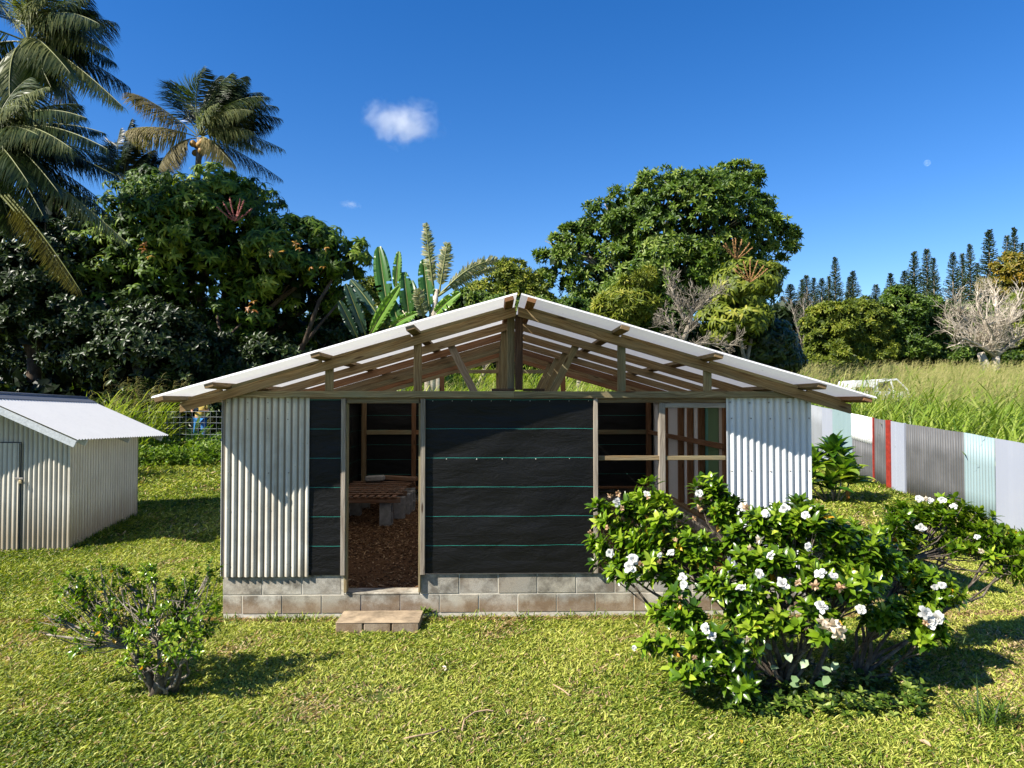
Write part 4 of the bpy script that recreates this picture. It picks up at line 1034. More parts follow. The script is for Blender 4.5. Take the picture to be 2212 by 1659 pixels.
# right big tree
Y = 37.0
BIG = [(10, .30, .105, (30, 105), T_LEAF, .2, 1.0, 1.0)]
bl = [blob(1490, 500, 190, 135, Y), blob(1325, 470, 75, 70, Y - .5), blob(1420, 410, 60, 42, Y), blob(1590, 425, 88, 78, Y), blob(1655, 520, 70, 62, Y), blob(1400, 610, 170, 105, Y - .5), blob(1225, 560, 72, 78, Y - .5), blob(1300, 540, 90, 75, Y), blob(1560, 610, 130, 90, Y), blob(1230, 520, 45, 42, Y - .5), blob(1290, 620, 80, 60, Y)]
t = tree("spreading_tree", "large rounded green tree towering behind the right roof slope", "tree", bl, (at(1480, 868, Y).x, Y, gzf(8, Y)), M['mid'], BIG, 6800, .4, 'bark_gray', .5, 2200, nsub=42, rsub=.20)
Y = 25.5
bl = [blob(1610, 620, 78, 62, Y), blob(1590, 700, 85, 70, Y), blob(1650, 600, 42, 40, Y)]
t = tree("umbrella_tree", "smaller sunlit umbrella tree with rusty flower plumes in front of the big tree", "tree", bl, (at(1600, 868, Y).x, Y, gzf(9, Y)), M['yel'], SCH, 1000, .15, 'bark_gray', .4, 350, nsub=24, rsub=.25)
plume(t, at(1590, 560, Y - 1.2), M['plume2'], 7, .6); plume(t, at(1620, 610, Y - 1.6), M['plume2'], 7, .65)
Y = 26.5
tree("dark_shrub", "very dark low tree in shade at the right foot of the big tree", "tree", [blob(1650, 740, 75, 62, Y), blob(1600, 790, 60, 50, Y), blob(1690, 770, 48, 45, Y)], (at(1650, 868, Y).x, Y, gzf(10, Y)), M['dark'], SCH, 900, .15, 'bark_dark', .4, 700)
Y = 24.5
FE = [(12, .26, .05, (55, 100), T_BLADE, .3, 1.0, 1.0)]
tree("feathery_tree", "small feathery yellow-green tree behind the right roof slope", "tree", [blob(1350, 660, 75, 42, Y), blob(1380, 600, 38, 24, Y), blob(1330, 700, 60, 40, Y)], (at(1350, 868, Y).x, Y, gzf(5, Y)), M['yel'], FE, 900, .1, 'bark_gray', .3, 250, nsub=26, rsub=.25)
tree("young_tree", "bright green young bush beside the bare branching shrub", "bush", [blob(1425, 700, 38, 38, Y), blob(1455, 690, 26, 26, Y)], (at(1430, 868, Y).x, Y, gzf(5.6, Y)), M['mid'], SHINY, 350, .06, 'bark_gray', .3, 80)
# middle distance trees either side of the banana clump
for (nm, lab, bls, Yc, mt, n) in (
    ("leafy_tree", "yellow-green tree behind the roof ridge right of the banana clump", [(1100, 612, 62, 50), (1050, 640, 50, 36), (1150, 640, 50, 45)], 34, 'yel', 1100),
    ("leafy_tree", "low green tree just behind the roof peak", [(1010, 655, 50, 32), (1180, 680, 60, 40), (1090, 680, 80, 35)], 31, 'mid', 900),
    ("leafy_tree", "small brownish green tree left of the banana clump", [(800, 640, 45, 40), (790, 700, 55, 60)], 30, 'yel', 600),
    ("leafy_tree", "olive green shrub behind the right roof slope below the big tree", [(1240, 690, 60, 45), (1290, 730, 60, 50)], 28, 'mid', 700),
):
    tree(nm, lab, "tree", [blob(a, b, c, d, Yc) for a, b, c, d in bls], (at(bls[0][0], 868, Yc).x, Yc, gzf(0, Yc)), M[mt], [(9, .22, .08, (30, 110), T_LEAF, .1, 1, 1)], n, .15, 'bark_gray', .4, 400, "middle distance trees behind the big shed")
# tree line across the field, right
TL = [(9, .30, .12, (30, 110), T_LEAF, .05, .95, 1.0)]
spots = [("first olive tree of the field edge, beside the pale brush", [(1795, 710, 62, 60), (1790, 770, 70, 40)], 46, 'yel'),
         ("round olive green tree left of centre in the field edge row", [(1860, 700, 62, 62), (1870, 765, 66, 45)], 47, 'yel'),
         ("taller dark green tree in the middle of the field edge row", [(1950, 680, 58, 66), (1960, 750, 66, 55)], 48, 'mid'),
         ("dark green tree just left of the pale bare tree", [(2025, 700, 55, 62), (2030, 770, 62, 40)], 49, 'mid'),
         ("dense green tree behind the pale bare tree", [(2110, 720, 70, 80), (2160, 760, 70, 50)], 52, 'mid'),
         ("green tree at the right edge behind the bare tree", [(2215, 700, 60, 80), (2240, 780, 60, 40)], 51, 'yel')]
for lab, bls, Yc, mt in spots:
    tree("field_edge_tree", lab, "tree", [blob(a, b, c, d, Yc) for a, b, c, d in bls], (at(bls[0][0], 868, Yc).x, Yc, gzf(0, Yc)), M[mt], TL, 1700, .25, 'bark_dark', .6, 900, "trees along the far edge of the field", nsub=36, rsub=.22)
tree("orange_tree", "yellow-orange leaved tree at the right edge above the bare tree", "tree", [blob(2190, 590, 52, 45, 55), blob(2150, 625, 40, 25, 55), blob(2240, 600, 50, 50, 55)], (at(2190, 868, 55).x, 55, gzf(0, 55)), M['oran'], TL, 1100, .25, 'bark_gray', .6, 400)

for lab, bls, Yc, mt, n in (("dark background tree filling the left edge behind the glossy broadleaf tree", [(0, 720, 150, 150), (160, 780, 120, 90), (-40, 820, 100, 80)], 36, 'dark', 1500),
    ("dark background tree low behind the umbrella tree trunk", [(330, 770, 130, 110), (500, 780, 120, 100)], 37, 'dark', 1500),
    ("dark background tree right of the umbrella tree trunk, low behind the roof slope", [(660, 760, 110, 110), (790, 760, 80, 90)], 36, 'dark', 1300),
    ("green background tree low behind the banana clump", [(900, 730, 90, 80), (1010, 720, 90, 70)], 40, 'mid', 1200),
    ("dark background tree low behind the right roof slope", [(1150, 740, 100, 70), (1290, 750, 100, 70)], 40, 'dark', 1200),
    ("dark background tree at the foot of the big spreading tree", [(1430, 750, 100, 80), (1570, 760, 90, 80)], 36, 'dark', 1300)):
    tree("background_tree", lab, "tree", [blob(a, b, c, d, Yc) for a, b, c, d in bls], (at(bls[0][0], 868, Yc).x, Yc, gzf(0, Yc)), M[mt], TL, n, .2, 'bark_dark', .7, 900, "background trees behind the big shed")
lv = Leaves(); n = 9000; px = rng.uniform(1600, 2500, n); Yw = rng.uniform(88, 98, n)
C = np.array([at(a, 700, b) for a, b in zip(px, Yw)]); top = 690 - 32 * (snoise(px / 60, px * 0, 1.0, 4) * .5 + .5) - (px - 1600) * .02
C[:, 2] = CAMZ + (868 - (top + rng.random(n) ** 1.4 * 90)) * Yw / F
lv.rosettes(C, rdir(n) + [0, -.5, .5], 7, .5, .28, (30, 110), T_BLADE, rng.random(n)); lv.add(C, rdir(n), rdir(n), 1.3, 1.0, T_BLADE, np.full(n, .05))
lh = Leaves(); n = 6000; px = rng.uniform(-500, 900, n); Yw = rng.uniform(22.6, 25, n)
C = np.array([at(a, 868, b) for a, b in zip(px, Yw)]); C[:, 2] = gz(C[:, 0], C[:, 1]) + rng.random(n) * (1.5 + .7 * snoise(px / 60, px * 0, 1.0, 19))
lh.rosettes(C, rdir(n) + [0, -.5, .5], 8, .22, .09, (30, 110), T_BLADE, rng.random(n)); lh.add(C + [0, .6, 0], rdir(n), rdir(n), .6, .5, T_BLADE, np.full(n, .05))
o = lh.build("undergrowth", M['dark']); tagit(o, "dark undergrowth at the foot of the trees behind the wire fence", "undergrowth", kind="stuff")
lh = Leaves(); n = 7000; px = rng.uniform(-400, 1720, n); Yw = rng.uniform(40, 50, n)
C = np.array([at(a, 868, b) for a, b in zip(px, Yw)]); C[:, 2] = gz(C[:, 0], C[:, 1]) + rng.random(n) * (2.2 + .8 * snoise(px / 50, px * 0, 1.0, 9))
lh.rosettes(C, rdir(n) + [0, -.5, .5], 8, .4, .18, (30, 110), T_BLADE, rng.random(n) * .7); lh.add(C, rdir(n), rdir(n), 1.0, .8, T_BLADE, np.full(n, .05))
o = lh.build("scrub", M['mid']); tagit(o, "belt of dense dark scrub far behind the two sheds", "scrub", kind="stuff")
o = lv.build("far_wood", M['pine']); tagit(o, "distant mass of trees under the row of pines on the ridge", "wood", kind="stuff")
# bare trees
def bare(name, label, root, tips, spreadr, r0, mat, levels, cat="bare tree"):
    root = Vector(root); t = thing(name, root, label, cat); mb = MB()
    def grow(p, d, L, r, lev):
        n = 4; pts = [p]; rad = [r]; q = p; dd = d.copy()
        for i in range(n):
            dd = (dd + Vector((random.gauss(0, .16), random.gauss(0, .16), random.gauss(.03, .12)))).normalized()
            q = q + dd * L / n; pts.append(q); rad.append(max(r * (1 - .12 * (i + 1)), .006))
        mb.tube(pts, rad, 5 if r > .03 else 3, cap=False)
        if lev <= 0: return
        k = random.randint(3, 4) if lev > 1 else random.randint(3, 5)
        for j in range(k):
            u = random.uniform(.35, 1); i = min(int(u * n), n); b = pts[i]
            ax = dd.orthogonal().normalized(); ax = Matrix.Rotation(random.random() * 6.28, 3, dd) @ ax
            nd = (dd * random.uniform(.6, 1.0) + ax * random.uniform(.45, .9) + Vector((0, 0, .15))).normalized()
            grow(b, nd, L * random.uniform(.55, .8), rad[i] * random.uniform(.5, .68), lev - 1)
    for (a, tip, rr) in tips:
        a = Vector(a); tip = Vector(tip); d = (tip - a); L = d.length
        pts = limb(mb, a, tip, rr, rr * .45, .06, 6, 7, .05)
        for j in range(1, 6):
            for q in range(3):
                ax = Vector(rdir(1)[0]); nd = (d.normalized() * .8 + ax * .75 + Vector((0, 0, .2))).normalized()
                grow(pts[j], nd, spreadr * random.uniform(.5, 1), rr * random.uniform(.22, .4), levels)
    mb.build("branches", mat, t)
    return t, mb
Y = 42; g = gzf(27, Y)
A0 = at(2150, 770, Y)
tr_, _ = bare("bare_tree", "wide pale bare tree with thick forked trunk in the tall grass at right", (at(2135, 868, Y).x, Y, g),
     [(A0, at(2075, 680, Y), .16), (A0, at(2062, 725, Y - 1), .13), (A0, at(2110, 655, Y), .15), (A0, at(2150, 640, Y + 1), .17), (A0, at(2195, 660, Y), .15), (A0, at(2215, 720, Y), .14), (A0, at(2050, 690, Y), .12), (A0, at(2130, 690, Y - 1.5), .1), (A0, at(2175, 700, Y - 1.5), .1)], 1.35, .2, M['bark_pale'], 2)
mb = MB(); b0 = Vector((at(2140, 868, Y).x, Y, g - .2))
mb.tube([b0, at(2136, 812, Y), at(2128, 790, Y), at(2118, 762, Y)], [.34, .32, .27, .2], 9)
mb.tube([at(2138, 815, Y), at(2150, 795, Y), at(2152, 770, Y)], [.26, .24, .2], 9); mb.build("trunk", M['bark_pale'], tr_)
Y = 22.5; A0 = at(1472, 745, Y)
tr_, _ = bare("bare_tree", "small gray bare branching shrub tree right of the feathery tree", (at(1468, 868, Y).x, Y, gzf(6, Y)),
     [(A0, at(1500, 655, Y), .10), (at(1485, 700, Y), at(1450, 620, Y), .07), (at(1485, 690, Y), at(1540, 640, Y), .06), (at(1475, 735, Y), at(1440, 690, Y), .06), (at(1480, 745, Y), at(1575, 745, Y - .5), .05)], .55, .1, M['bark_gray'], 2)
mb = MB(); mb.tube([(at(1468, 868, Y).x, Y, gzf(6, Y)), at(1466, 790, Y), A0], [.15, .13, .11], 8); mb.build("trunk", M['bark_gray'], tr_)
Y = 50
for px, py, lab in ((1735, 690, "pale leafless brush beside the umbrella tree at the field edge"), (1745, 760, "low pale leafless brush just above the right roof eave")):
    b0 = at(px, py + 60, Y); bare("bare_brush", lab, (b0.x, Y, gzf(b0.x, Y)), [(b0, at(px - 25, py - 25, Y), .05), (b0, at(px, py - 35, Y), .06), (b0, at(px + 25, py - 20, Y), .05)], 1.1, .1, M['bark_gray'], 1, "bare bush")

# cook pines on the ridge
def pine_proto():
    lv = Leaves(); H = 10.0; mb = MB()
    mb.tube([(0, 0, -3), (0, 0, H * .5), (0, 0, H)], [.16, .1, .02], 6)
    z = .3
    while z < H - .1:
        t = z / H; R_ = 1.5 * (1 - t) ** .95 + .12; k = 9
        for j in range(k):
            a = random.random() * 6.28; rr = R_ * random.uniform(.75, 1.15)
            m = max(3, int(rr / .11)); u = np.linspace(.12, 1, m)
            P = np.stack([np.cos(a) * rr * u, np.sin(a) * rr * u, z + .30 * u ** 2 * rr - .06 * rr], -1)
            D = np.stack([np.cos(a) + rng.normal(size=m) * .5, np.sin(a) + rng.normal(size=m) * .5, .5 + rng.random(m) * .5], -1)
            lv.add(P - unit(D) * .10, D, rdir(m), .30, .10, T_BLADE); lv.add(P, D + rng.normal(size=(m, 3)) * .4, rdir(m), .22, .08, T_BLADE)
        z += .30 * (1 - .45 * t)
    t = thing("cook_pine", (0, 0, 0), "x", "pine tree"); t['label'] = "x"
    lv.build("crown", M['pine'], t); mb.build("trunk", M['bark_gray'], t)
    return t
def dup(root, loc, sc, rz):
    r = root.copy(); COL.objects.link(r)
    for ch in root.children:
        c = ch.copy(); COL.objects.link(c); c.parent = r
    r.location = loc; r.scale = sc; r.rotation_euler = (0, 0, rz); return r
pp = pine_proto()
PX = [(1690, 640, 24), (1707, 614, 30), (1732, 603, 22), (1742, 594, 24), (1758, 600, 22), (1775, 601, 24), (1790, 596, 18), (1804, 555, 24), (1834, 598, 18), (1842, 585, 26), (1892, 614, 24), (1924, 590, 26), (1954, 585, 26), (1974, 543, 30), (2002, 537, 28), (2017, 557, 22), (2058, 545, 26), (2078, 547, 24), (2095, 527, 24), (2111, 568, 20), (2136, 496, 36), (2175, 508, 26), (2191, 491, 26), (2209, 525, 24), (2230, 510, 30)]
names = ["shortest, first beside the umbrella tree crown", "just right of the umbrella tree crown"]
for i, (px, py, w) in enumerate(PX):
    Y = 100 + (i * 7) % 5 * 3; p = at(px, py, Y); b = at(px, 700, Y)
    H = p.z - b.z; sz = H / 10; sx = w / 2 / F * Y / .7
    o = pp if i == 0 else dup(pp, (0, 0, 0), (1, 1, 1), 0)
    o.location = (p.x, Y, b.z); o.scale = (sx, sx, sz); o.rotation_euler = (0, 0, i * 1.7)
    if i < 10: desc = "dark narrow pine number %d from the left on the far ridge above the field edge trees" % (i + 1)
    else: desc = "dark narrow pine number %d from the left on the far ridge above the field edge trees" % (i + 1)
    words = ["leftmost", "second", "third", "fourth", "fifth", "sixth", "seventh", "eighth, very slender and tall", "ninth, short", "tenth", "eleventh, standing alone", "twelfth", "thirteenth", "fourteenth, open and tall", "fifteenth, dense and tall", "sixteenth, thin", "seventeenth", "eighteenth", "nineteenth", "twentieth, short", "twenty-first, the broadest and tall", "twenty-second", "twenty-third, the highest", "twenty-fourth", "twenty-fifth, the rightmost"]
    o["label"] = "%s dark pine on the far ridge from the left" % words[i]
    o["group"] = "pines along the far ridge"

# ------------------------------------------------------------------ COCONUT PALMS
M['palm'] = greens("palm_leaflet", (.006, .012, .005), (.020, .034, .012), (.050, .072, .022), (.15, .16, .06), .42, .22, .35)
M['palm_dry'] = greens("dry_palm_leaflet", (.04, .034, .012), (.09, .075, .03), (.17, .14, .06), (.32, .26, .13), .6, .25, .2)
M['rachis'] = plain("palm_midrib", (.14, .15, .04), .5, .4, .3, 5)
M['coco'] = plain("coconut_husk", (.34, .20, .06), .6, .3, .3, 8)
def frond(lv, mb, p0, d0, L, g, wind=(.35, 0, 0), ll=.85, n=58, rv=.45, hang=.55, w=.045, bendw=1.0):
    p0 = np.array(p0, float); d0 = unit(np.array(d0, float)); wv = np.array(wind)
    t = np.linspace(0, 1, n); pts = p0 + L * (t[:, None] * d0 + (t ** 2)[:, None] * (wv * bendw - np.array([0, 0, g])))
    # keep length
    tang = unit(np.gradient(pts, axis=0)); up = np.array([0, 0, 1.])
    side = unit(np.cross(tang, up)); nr = np.cross(side, tang)
    mb.tube([Vector(p) for p in pts[::4]], [.035 * (1 - .85 * a) + .004 for a in t[::4]], 5, cap=False)
    k = t > .13
    prof = np.clip(np.sin(np.pi * (t * .86 + .13)) ** .6, .15, 1)
    for s in (-1, 1):
        for rep in range(2):
            q = pts[k] + tang[k] * (L / n * .5 * rep)
            m = len(q)
            D = tang[k] * .62 + side[k] * s * .75 + nr[k] * .12 - up * hang * rng.uniform(.4, 1.3, (m, 1)) + wv * .55
            Nn = nr[k] + wv * .3 + rng.normal(size=(m, 3)) * .15
            lv.add(q, D, Nn, ll * prof[k] * rng.uniform(.8, 1.1, m), w, T_DROOP, np.clip(rv + rng.normal(size=m) * .10 + (.12 * s), 0, 1))
def palm(name, label, crown, base, fronds, ll, wind=(.3, 0, 0), w=.045, dry=(), nuts=0, tr=.17, group="coconut palms"):
    crown = Vector(crown); base = Vector(base); t = thing(name, base, label, "palm tree", group)
    mb = MB(); pts = [base + Vector((0, 0, -.2))] + [base.lerp(crown, u) + Vector((-.2 * math.sin(u * 3.1), 0, 0)) for u in np.linspace(.1, 1, 9)]
    mb.tube(pts, [tr * 1.5] + [tr * (1.1 - .3 * u) for u in np.linspace(0, 1, 9)], 10); mb.build("trunk", M['bark_gray'], t)
    for (d, L, g, rv) in fronds:
        lv = Leaves(); mr = MB(); dryf = rv < 0
        frond(lv, mr, crown + Vector(d).normalized() * .15, d, L, g, wind, ll, rv=abs(rv), w=w, n=int(84 if L > 2.5 else 50))
        fo = lv.build("frond", M['palm_dry'] if dryf else M['palm'], t)
        mr.build("midrib", M['rachis'], fo)
    for k in range(nuts):
        a = random.random() * 6.28; c = crown + Vector((math.cos(a) * .32, math.sin(a) * .32, -random.uniform(.1, .75)))
        m = MB(); r = .17
        m.tube([c + Vector((0, 0, z)) for z in (-r, -r * .8, -r * .35, 0, r * .5, r * .9, r * 1.1)], [.005, r * .55, r * .95, r, r * .85, r * .4, .01], 10); m.build("coconut", M['coco'], t)
    return t
def fr_to(crown, px, py, Y, L=None, g=.35, rv=.45, lift=0):
    """a frond whose tip ends near a point of space"""
    tip = at(px, py, Y); d = tip - Vector(crown); w = Vector(PW)
    Lr = L or d.length * 1.12
    d0 = (d / Lr - w + Vector((0, 0, g)))
    return (tuple(d0), Lr * max(.6, d0.length) if False else Lr, g, rv)
PW = (.22, 0, 0)
# monkey: keep direction un-normalised inside frond for exact tips
def unit_keep(a): return a
def frond(lv, mb, p0, d0, L, g, wind=(.22, 0, 0), ll=.85, n=58, rv=.45, hang=.55, w=.045):
    p0 = np.array(p0, float); d0 = np.array(d0, float); wv = np.array(wind); up = np.array([0, 0, 1.])
    t = np.linspace(0, 1, n); pts = p0 + L * (t[:, None] * d0 + (t ** 2)[:, None] * (wv - g * up))
    tang = unit(np.gradient(pts, axis=0)); side = unit(np.cross(tang, up) + 1e-4); nr = np.cross(side, tang)
    mb.tube([Vector(p) for p in pts[::4]] + [Vector(pts[-1])], list(.026 * (1 - .85 * t[::4]) + .004) + [.004], 5, cap=False)
    k = t > .13; prof = np.clip(np.sin(np.pi * (t * .86 + .13)), .08, 1) ** .6
    for s in (-1, 1):
        for rep in range(2):
            q = pts[k] + tang[k] * (L / n * .5 * rep); m = len(q); w_ = w * .62
            D = tang[k] * .65 + side[k] * s * .7 + nr[k] * .12 - up * hang * rng.uniform(.4, 1.3, (m, 1)) + wv * 1.1
            Nn = nr[k] + rng.normal(size=(m, 3)) * .15
            lv.add(q, D, Nn, ll * prof[k] * rng.uniform(.8, 1.1, m), w_, T_DROOP, np.clip(rv + rng.normal(size=m) * .14 + .12 * s, 0, 1))
Y = 22.0
c1 = at(62, 92, Y)
fr = [fr_to(c1, px, py, Y + dy, None, g, rv) for (px, py, dy, g, rv) in
      ((190, 5, -.5, .45, .5), (240, 55, .5, .5, .35), (228, 110, -1.2, .45, .8), (265, 185, 1.2, .4, .15), (257, 228, -1.5, .35, .95), (160, 225, 1.5, .5, .2), (130, -60, 1, .3, .6), (60, -130, 0, .2, .5), (-60, -60, .5, .35, .5), (-130, 60, -1, .4, .7), (-90, 170, .5, .5, .4), (30, 230, -1.5, .5, .8), (90, -90, -2, .3, .9), (150, 160, -2.2, .4, .75), (210, 60, -2, .5, .7), (180, 120, .5, .5, .2), (100, 10, -1.5, .4, .9), (240, 140, -.3, .45, .3), (110, 190, -1, .5, .5), (200, 30, 1.8, .5, .15), (30, 190, .8, .5, .3))]
palm("coconut_palm", "tall wind-blown coconut palm reaching out of the top left corner", c1, (at(-90, 868, Y).x - .8, Y, gzf(-16, Y)), fr, 1.15, PW, .05)
Y = 18.5
c2 = at(-22, 325, Y)
fr = [fr_to(c2, px, py, Y + dy, None, g, rv) for (px, py, dy, g, rv) in
      ((165, 235, .8, .5, .15), (215, 295, -.4, .45, .2), (240, 385, .6, .45, .12), (225, 345, 1.4, .4, .1), (262, 520, -.8, .35, .98), (200, 430, .9, .5, .15), (60, 180, .5, .3, .6), (100, 200, -1, .35, .85), (-80, 200, 0, .3, .5), (-120, 360, .5, .4, .5), (120, 420, -1.5, .6, .35), (30, 500, -.5, .6, .3), (180, 265, -1.4, .5, .5), (225, 330, -1.8, .45, .4), (150, 330, -2, .5, .8), (80, 300, -1.8, .4, .6), (190, 360, .2, .5, .1), (150, 450, -.2, .55, .1), (40, 240, -1.5, .4, .9), (90, 470, -1.5, .6, .2), (230, 470, .5, .45, .2), (60, 400, -2, .5, .5))]
t = palm("coconut_palm", "nearer coconut palm at the left edge with low dark drooping fronds", c2, (at(-8, 868, 18.5).x, 18.5, gzf(-12, 18.5)), fr, .95, PW, .045)
lv = Leaves(); mr = MB(); pa = at(0, 420, Y - .6); pb = at(165, 640, Y - .8)
for s_ in range(3):
    frond(lv, mr, pa + Vector((.1 * s_, 0, 0)), (pb - pa) * (1 / 4.2) - Vector((-.0, 0, -.12)), 4.0, .12, (.0, 0, 0), .45, 40, .3, 1.1, .03)
fo = lv.build("dead_frond", M['palm_dry'], t); mr.build("midrib", M['rachis'], fo)
Y = 35.0
c3 = at(432, 298, Y); PW = (.28, 0, 0)
fr = [fr_to(c3, px, py, Y + dy, None, g, rv) for (px, py, dy, g, rv) in
      ((592, 235, 0, .55, .3), (605, 325, -.5, .45, .75), (560, 205, .8, .5, .35), (500, 165, 0, .3, .5), (440, 155, -.3, .2, .55), (545, 290, -1.2, .4, .85), (600, 385, .8, .35, .1), (285, 205, 0, .4, -.6), (280, 285, -.4, .35, -.8), (350, 365, -.8, .5, -.6), (500, 355, -1.2, .5, -.9), (390, 190, .5, .25, .4), (530, 170, 1, .4, .25), (470, 230, -1.4, .3, .8), (580, 275, 1.2, .5, .15), (575, 215, -.8, .5, .5), (520, 190, .3, .4, .4), (560, 330, -1, .5, .6), (475, 170, .8, .3, .2), (600, 260, .9, .5, .2), (540, 245, -1.5, .5, .9))]
palm("coconut_palm", "coconut palm with a clump of coconuts above the umbrella tree", c3, (at(425, 868, Y).x, Y, gzf(-14, Y)), fr, 1.35, PW, .06, nuts=14)
Y = 37.0; c4 = at(268, 400, Y)
fr = [fr_to(c4, px, py, Y + dy, None, g, rv) for (px, py, dy, g, rv) in ((285, 265, 0, -.1, .15), (262, 285, .3, -.05, .1), (300, 290, -.3, .1, .2), (240, 320, 0, .1, .2), (385, 345, .5, .5, .1), (330, 330, 0, .3, .15), (225, 345, .2, .3, .2))]
palm("coconut_palm", "dark upright palm half hidden behind the umbrella tree crown", c4, (at(268, 868, Y).x, Y, gzf(-19, Y)), fr, .95, PW, .06)

# ------------------------------------------------------------------ BANANA CLUMP
M['ban'] = leaf_mat("banana_leaf", [(0, (.02, .07, .014)), (.5, (.06, .16, .025)), (1, (.17, .30, .04))], .32, .35, .5, (1.2, 1.5, .5))
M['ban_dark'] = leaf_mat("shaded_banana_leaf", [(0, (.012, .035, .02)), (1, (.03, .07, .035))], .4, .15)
M['shred'] = leaf_mat("shredded_banana_leaf", [(0, (.10, .14, .06)), (.5, (.20, .22, .10)), (1, (.38, .33, .18))], .6, .35)
def zb(zx, zy): return (713 + .248 * zx, 466 + .248 * zy)
def banana_leaf(parent, b, tip, w, mat, rv, Y, bow=.1, shred=False, dy=0):
    b = at(*zb(*b), Y); tip = at(*zb(*tip), Y + dy); ax = tip - b; L = ax.length; t_ = ax.normalized()
    view = Vector((0, -1, 0)); sd = t_.cross(view).normalized(); nrm = sd.cross(t_)
    mb = MB(); n = 26; W_ = w * .248 / F * Y
    def mid(u): return b + ax * u + (Vector((0, 0, 1)) * math.sin(math.pi * u) * bow * L) + nrm * .04 * math.sin(u * 3)
    if shred:
        lv = Leaves(); us = np.linspace(.12, 1, 70)
        P = []; D = []
        for u in us:
            for s in (-1, 1):
                P.append(mid(u)); tt = (mid(min(1, u + .02)) - mid(u - .02)).normalized()
                D.append(tt * .75 + sd * s * .8 + nrm * random.uniform(-.2, .3) - Vector((0, 0, .35)))
        pr = np.repeat(np.sin(np.pi * np.clip(us * .9 + .06, 0, 1)) ** .5, 2)
        lv.add(np.array(P), np.array(D), np.tile(np.array(nrm), (len(P), 1)) + rng.normal(size=(len(P), 3)) * .4, W_ * .62 * pr * rng.uniform(.7, 1.2, len(P)), .045, T_DROOP)
        o = lv.build("leaf", M['shred'], parent)
    else:
        for s in (-1, 1):
            cut = [random.random() < .07 for _ in range(n + 1)]
            base = len(mb.v)
            for i in range(n + 1):
                u = i / n; wd = W_ * .5 * (math.sin(math.pi * min(1, u * .93 + .05)) ** .45)
                c = mid(u)
                for j in range(4):
                    q = j / 3; mb.pv(c + sd * s * wd * q + nrm * (wd * (.35 * math.sin(q * 2.2)) + (.05 * random.uniform(-1, 1) if j == 3 else 0)) - Vector((0, 0, .12 * wd * q)), min(1, max(0, rv + random.uniform(-.06, .06))))
            for i in range(n):
                for j in range(3):
                    a = base + i * 4 + j
                    if cut[i] and j >= 1: continue
                    mb.poly((a, a + 1, a + 5, a + 4), None, 0, False)
        o = mb.build("leaf", mat, parent)
    mr = MB(); mr.tube([mid(u) for u in np.linspace(-.12, 1, 10)], [.04 * (1 - .8 * u) for u in np.linspace(0, 1, 10)], 5); mr.build("midrib", M['rachis'], o)
    return o
Yb = 22.5
bp = thing("banana_clump", (at(900, 868, Yb).x, Yb, gzf(-2, Yb)), "clump of banana plants with huge upright leaves behind the left roof slope", "banana plant")
mb = MB()
for (zx, zy, zx2, zy2) in ((900, 900, 930, 640), (860, 1100, 640, 820), (620, 1100, 600, 880), (950, 1000, 900, 700)):
    p = at(*zb(zx, zy), Yb); q = at(*zb(zx2, zy2), Yb); mb.tube([(p.x, p.y, gzf(p.x, p.y) - .1), p, q], [.16, .12, .06], 8)
mb.build("stem", M['bark_pale'], bp)
for (b, tp, w, mt, rv, bow, sh, dy) in (((500, 780), (425, 270), 150, 'ban', .35, 0, 0, .3), ((575, 620), (600, 310), 80, 'ban', .75, 0, 0, 0), ((690, 860), (645, 490), 130, 'ban', .25, 0, 0, 0), ((870, 830), (815, 380), 140, 'ban', .3, 0, 0, .2),
        ((900, 640), (832, 70), 110, 'ban', .5, 0, 1, 0), ((955, 650), (1022, 240), 120, 'ban', .5, 0, 1, 0), ((980, 660), (1450, 380), 120, 'ban', .5, .10, 1, 0), ((1000, 660), (1440, 450), 90, 'ban', .5, .06, 1, .4),
        ((360, 1010), (605, 615), 110, 'ban', .95, .02, 0, -.5), ((540, 960), (765, 845), 90, 'ban', .85, .03, 0, -.6), ((900, 870), (1135, 665), 100, 'ban', 1, .05, 0, -.5), ((760, 850), (700, 560), 100, 'ban', .1, 0, 0, .6),
        ((300, 1010), (140, 590), 110, 'ban_dark', .5, .03, 0, -.2), ((230, 1040), (80, 740), 90, 'ban_dark', .4, .03, 0, -.3), ((440, 900), (180, 560), 100, 'ban_dark', .4, .04, 0, .4), ((800, 700), (905, 420), 90, 'ban', .15, 0, 0, .8), ((620, 1000), (520, 700), 110, 'ban', .2, .02, 0, .3), ((820, 900), (760, 640), 100, 'shred', .6, 0, 1, -.3)):
    banana_leaf(bp, b, tp, w, M[mt], rv, Yb, bow, bool(sh), dy)

# ------------------------------------------------------------------ TI PLANT beside the tin fence
M['ti'] = greens("ti_leaf", (.03, .09, .010), (.09, .18, .015), (.18, .28, .03), (.34, .38, .06), .3, .3, .6)
g0 = gnd(1800, 1083); ti = thing("ti_plant", g0, "bushy ti plant with long broad glossy leaves beside the tin fence", "plant")
lv = Leaves(); mb = MB()
T_TI = (np.array([(0, -.12, 0), (0, .12, 0), (.3, -.42, .10), (.3, .42, .10), (.62, -.5, .06), (.62, .5, .06), (.85, -.3, -.05), (.85, .3, -.05), (1, 0, -.16), (.3, 0, .0), (.62, 0, -.02), (.85, 0, -.09)]), np.array([(0, 2, 9), (0, 9, 1), (1, 9, 3), (2, 4, 10), (2, 10, 9), (9, 10, 5), (9, 5, 3), (4, 6, 11), (4, 11, 10), (10, 11, 7), (10, 7, 5), (6, 8, 11), (11, 8, 7)]))
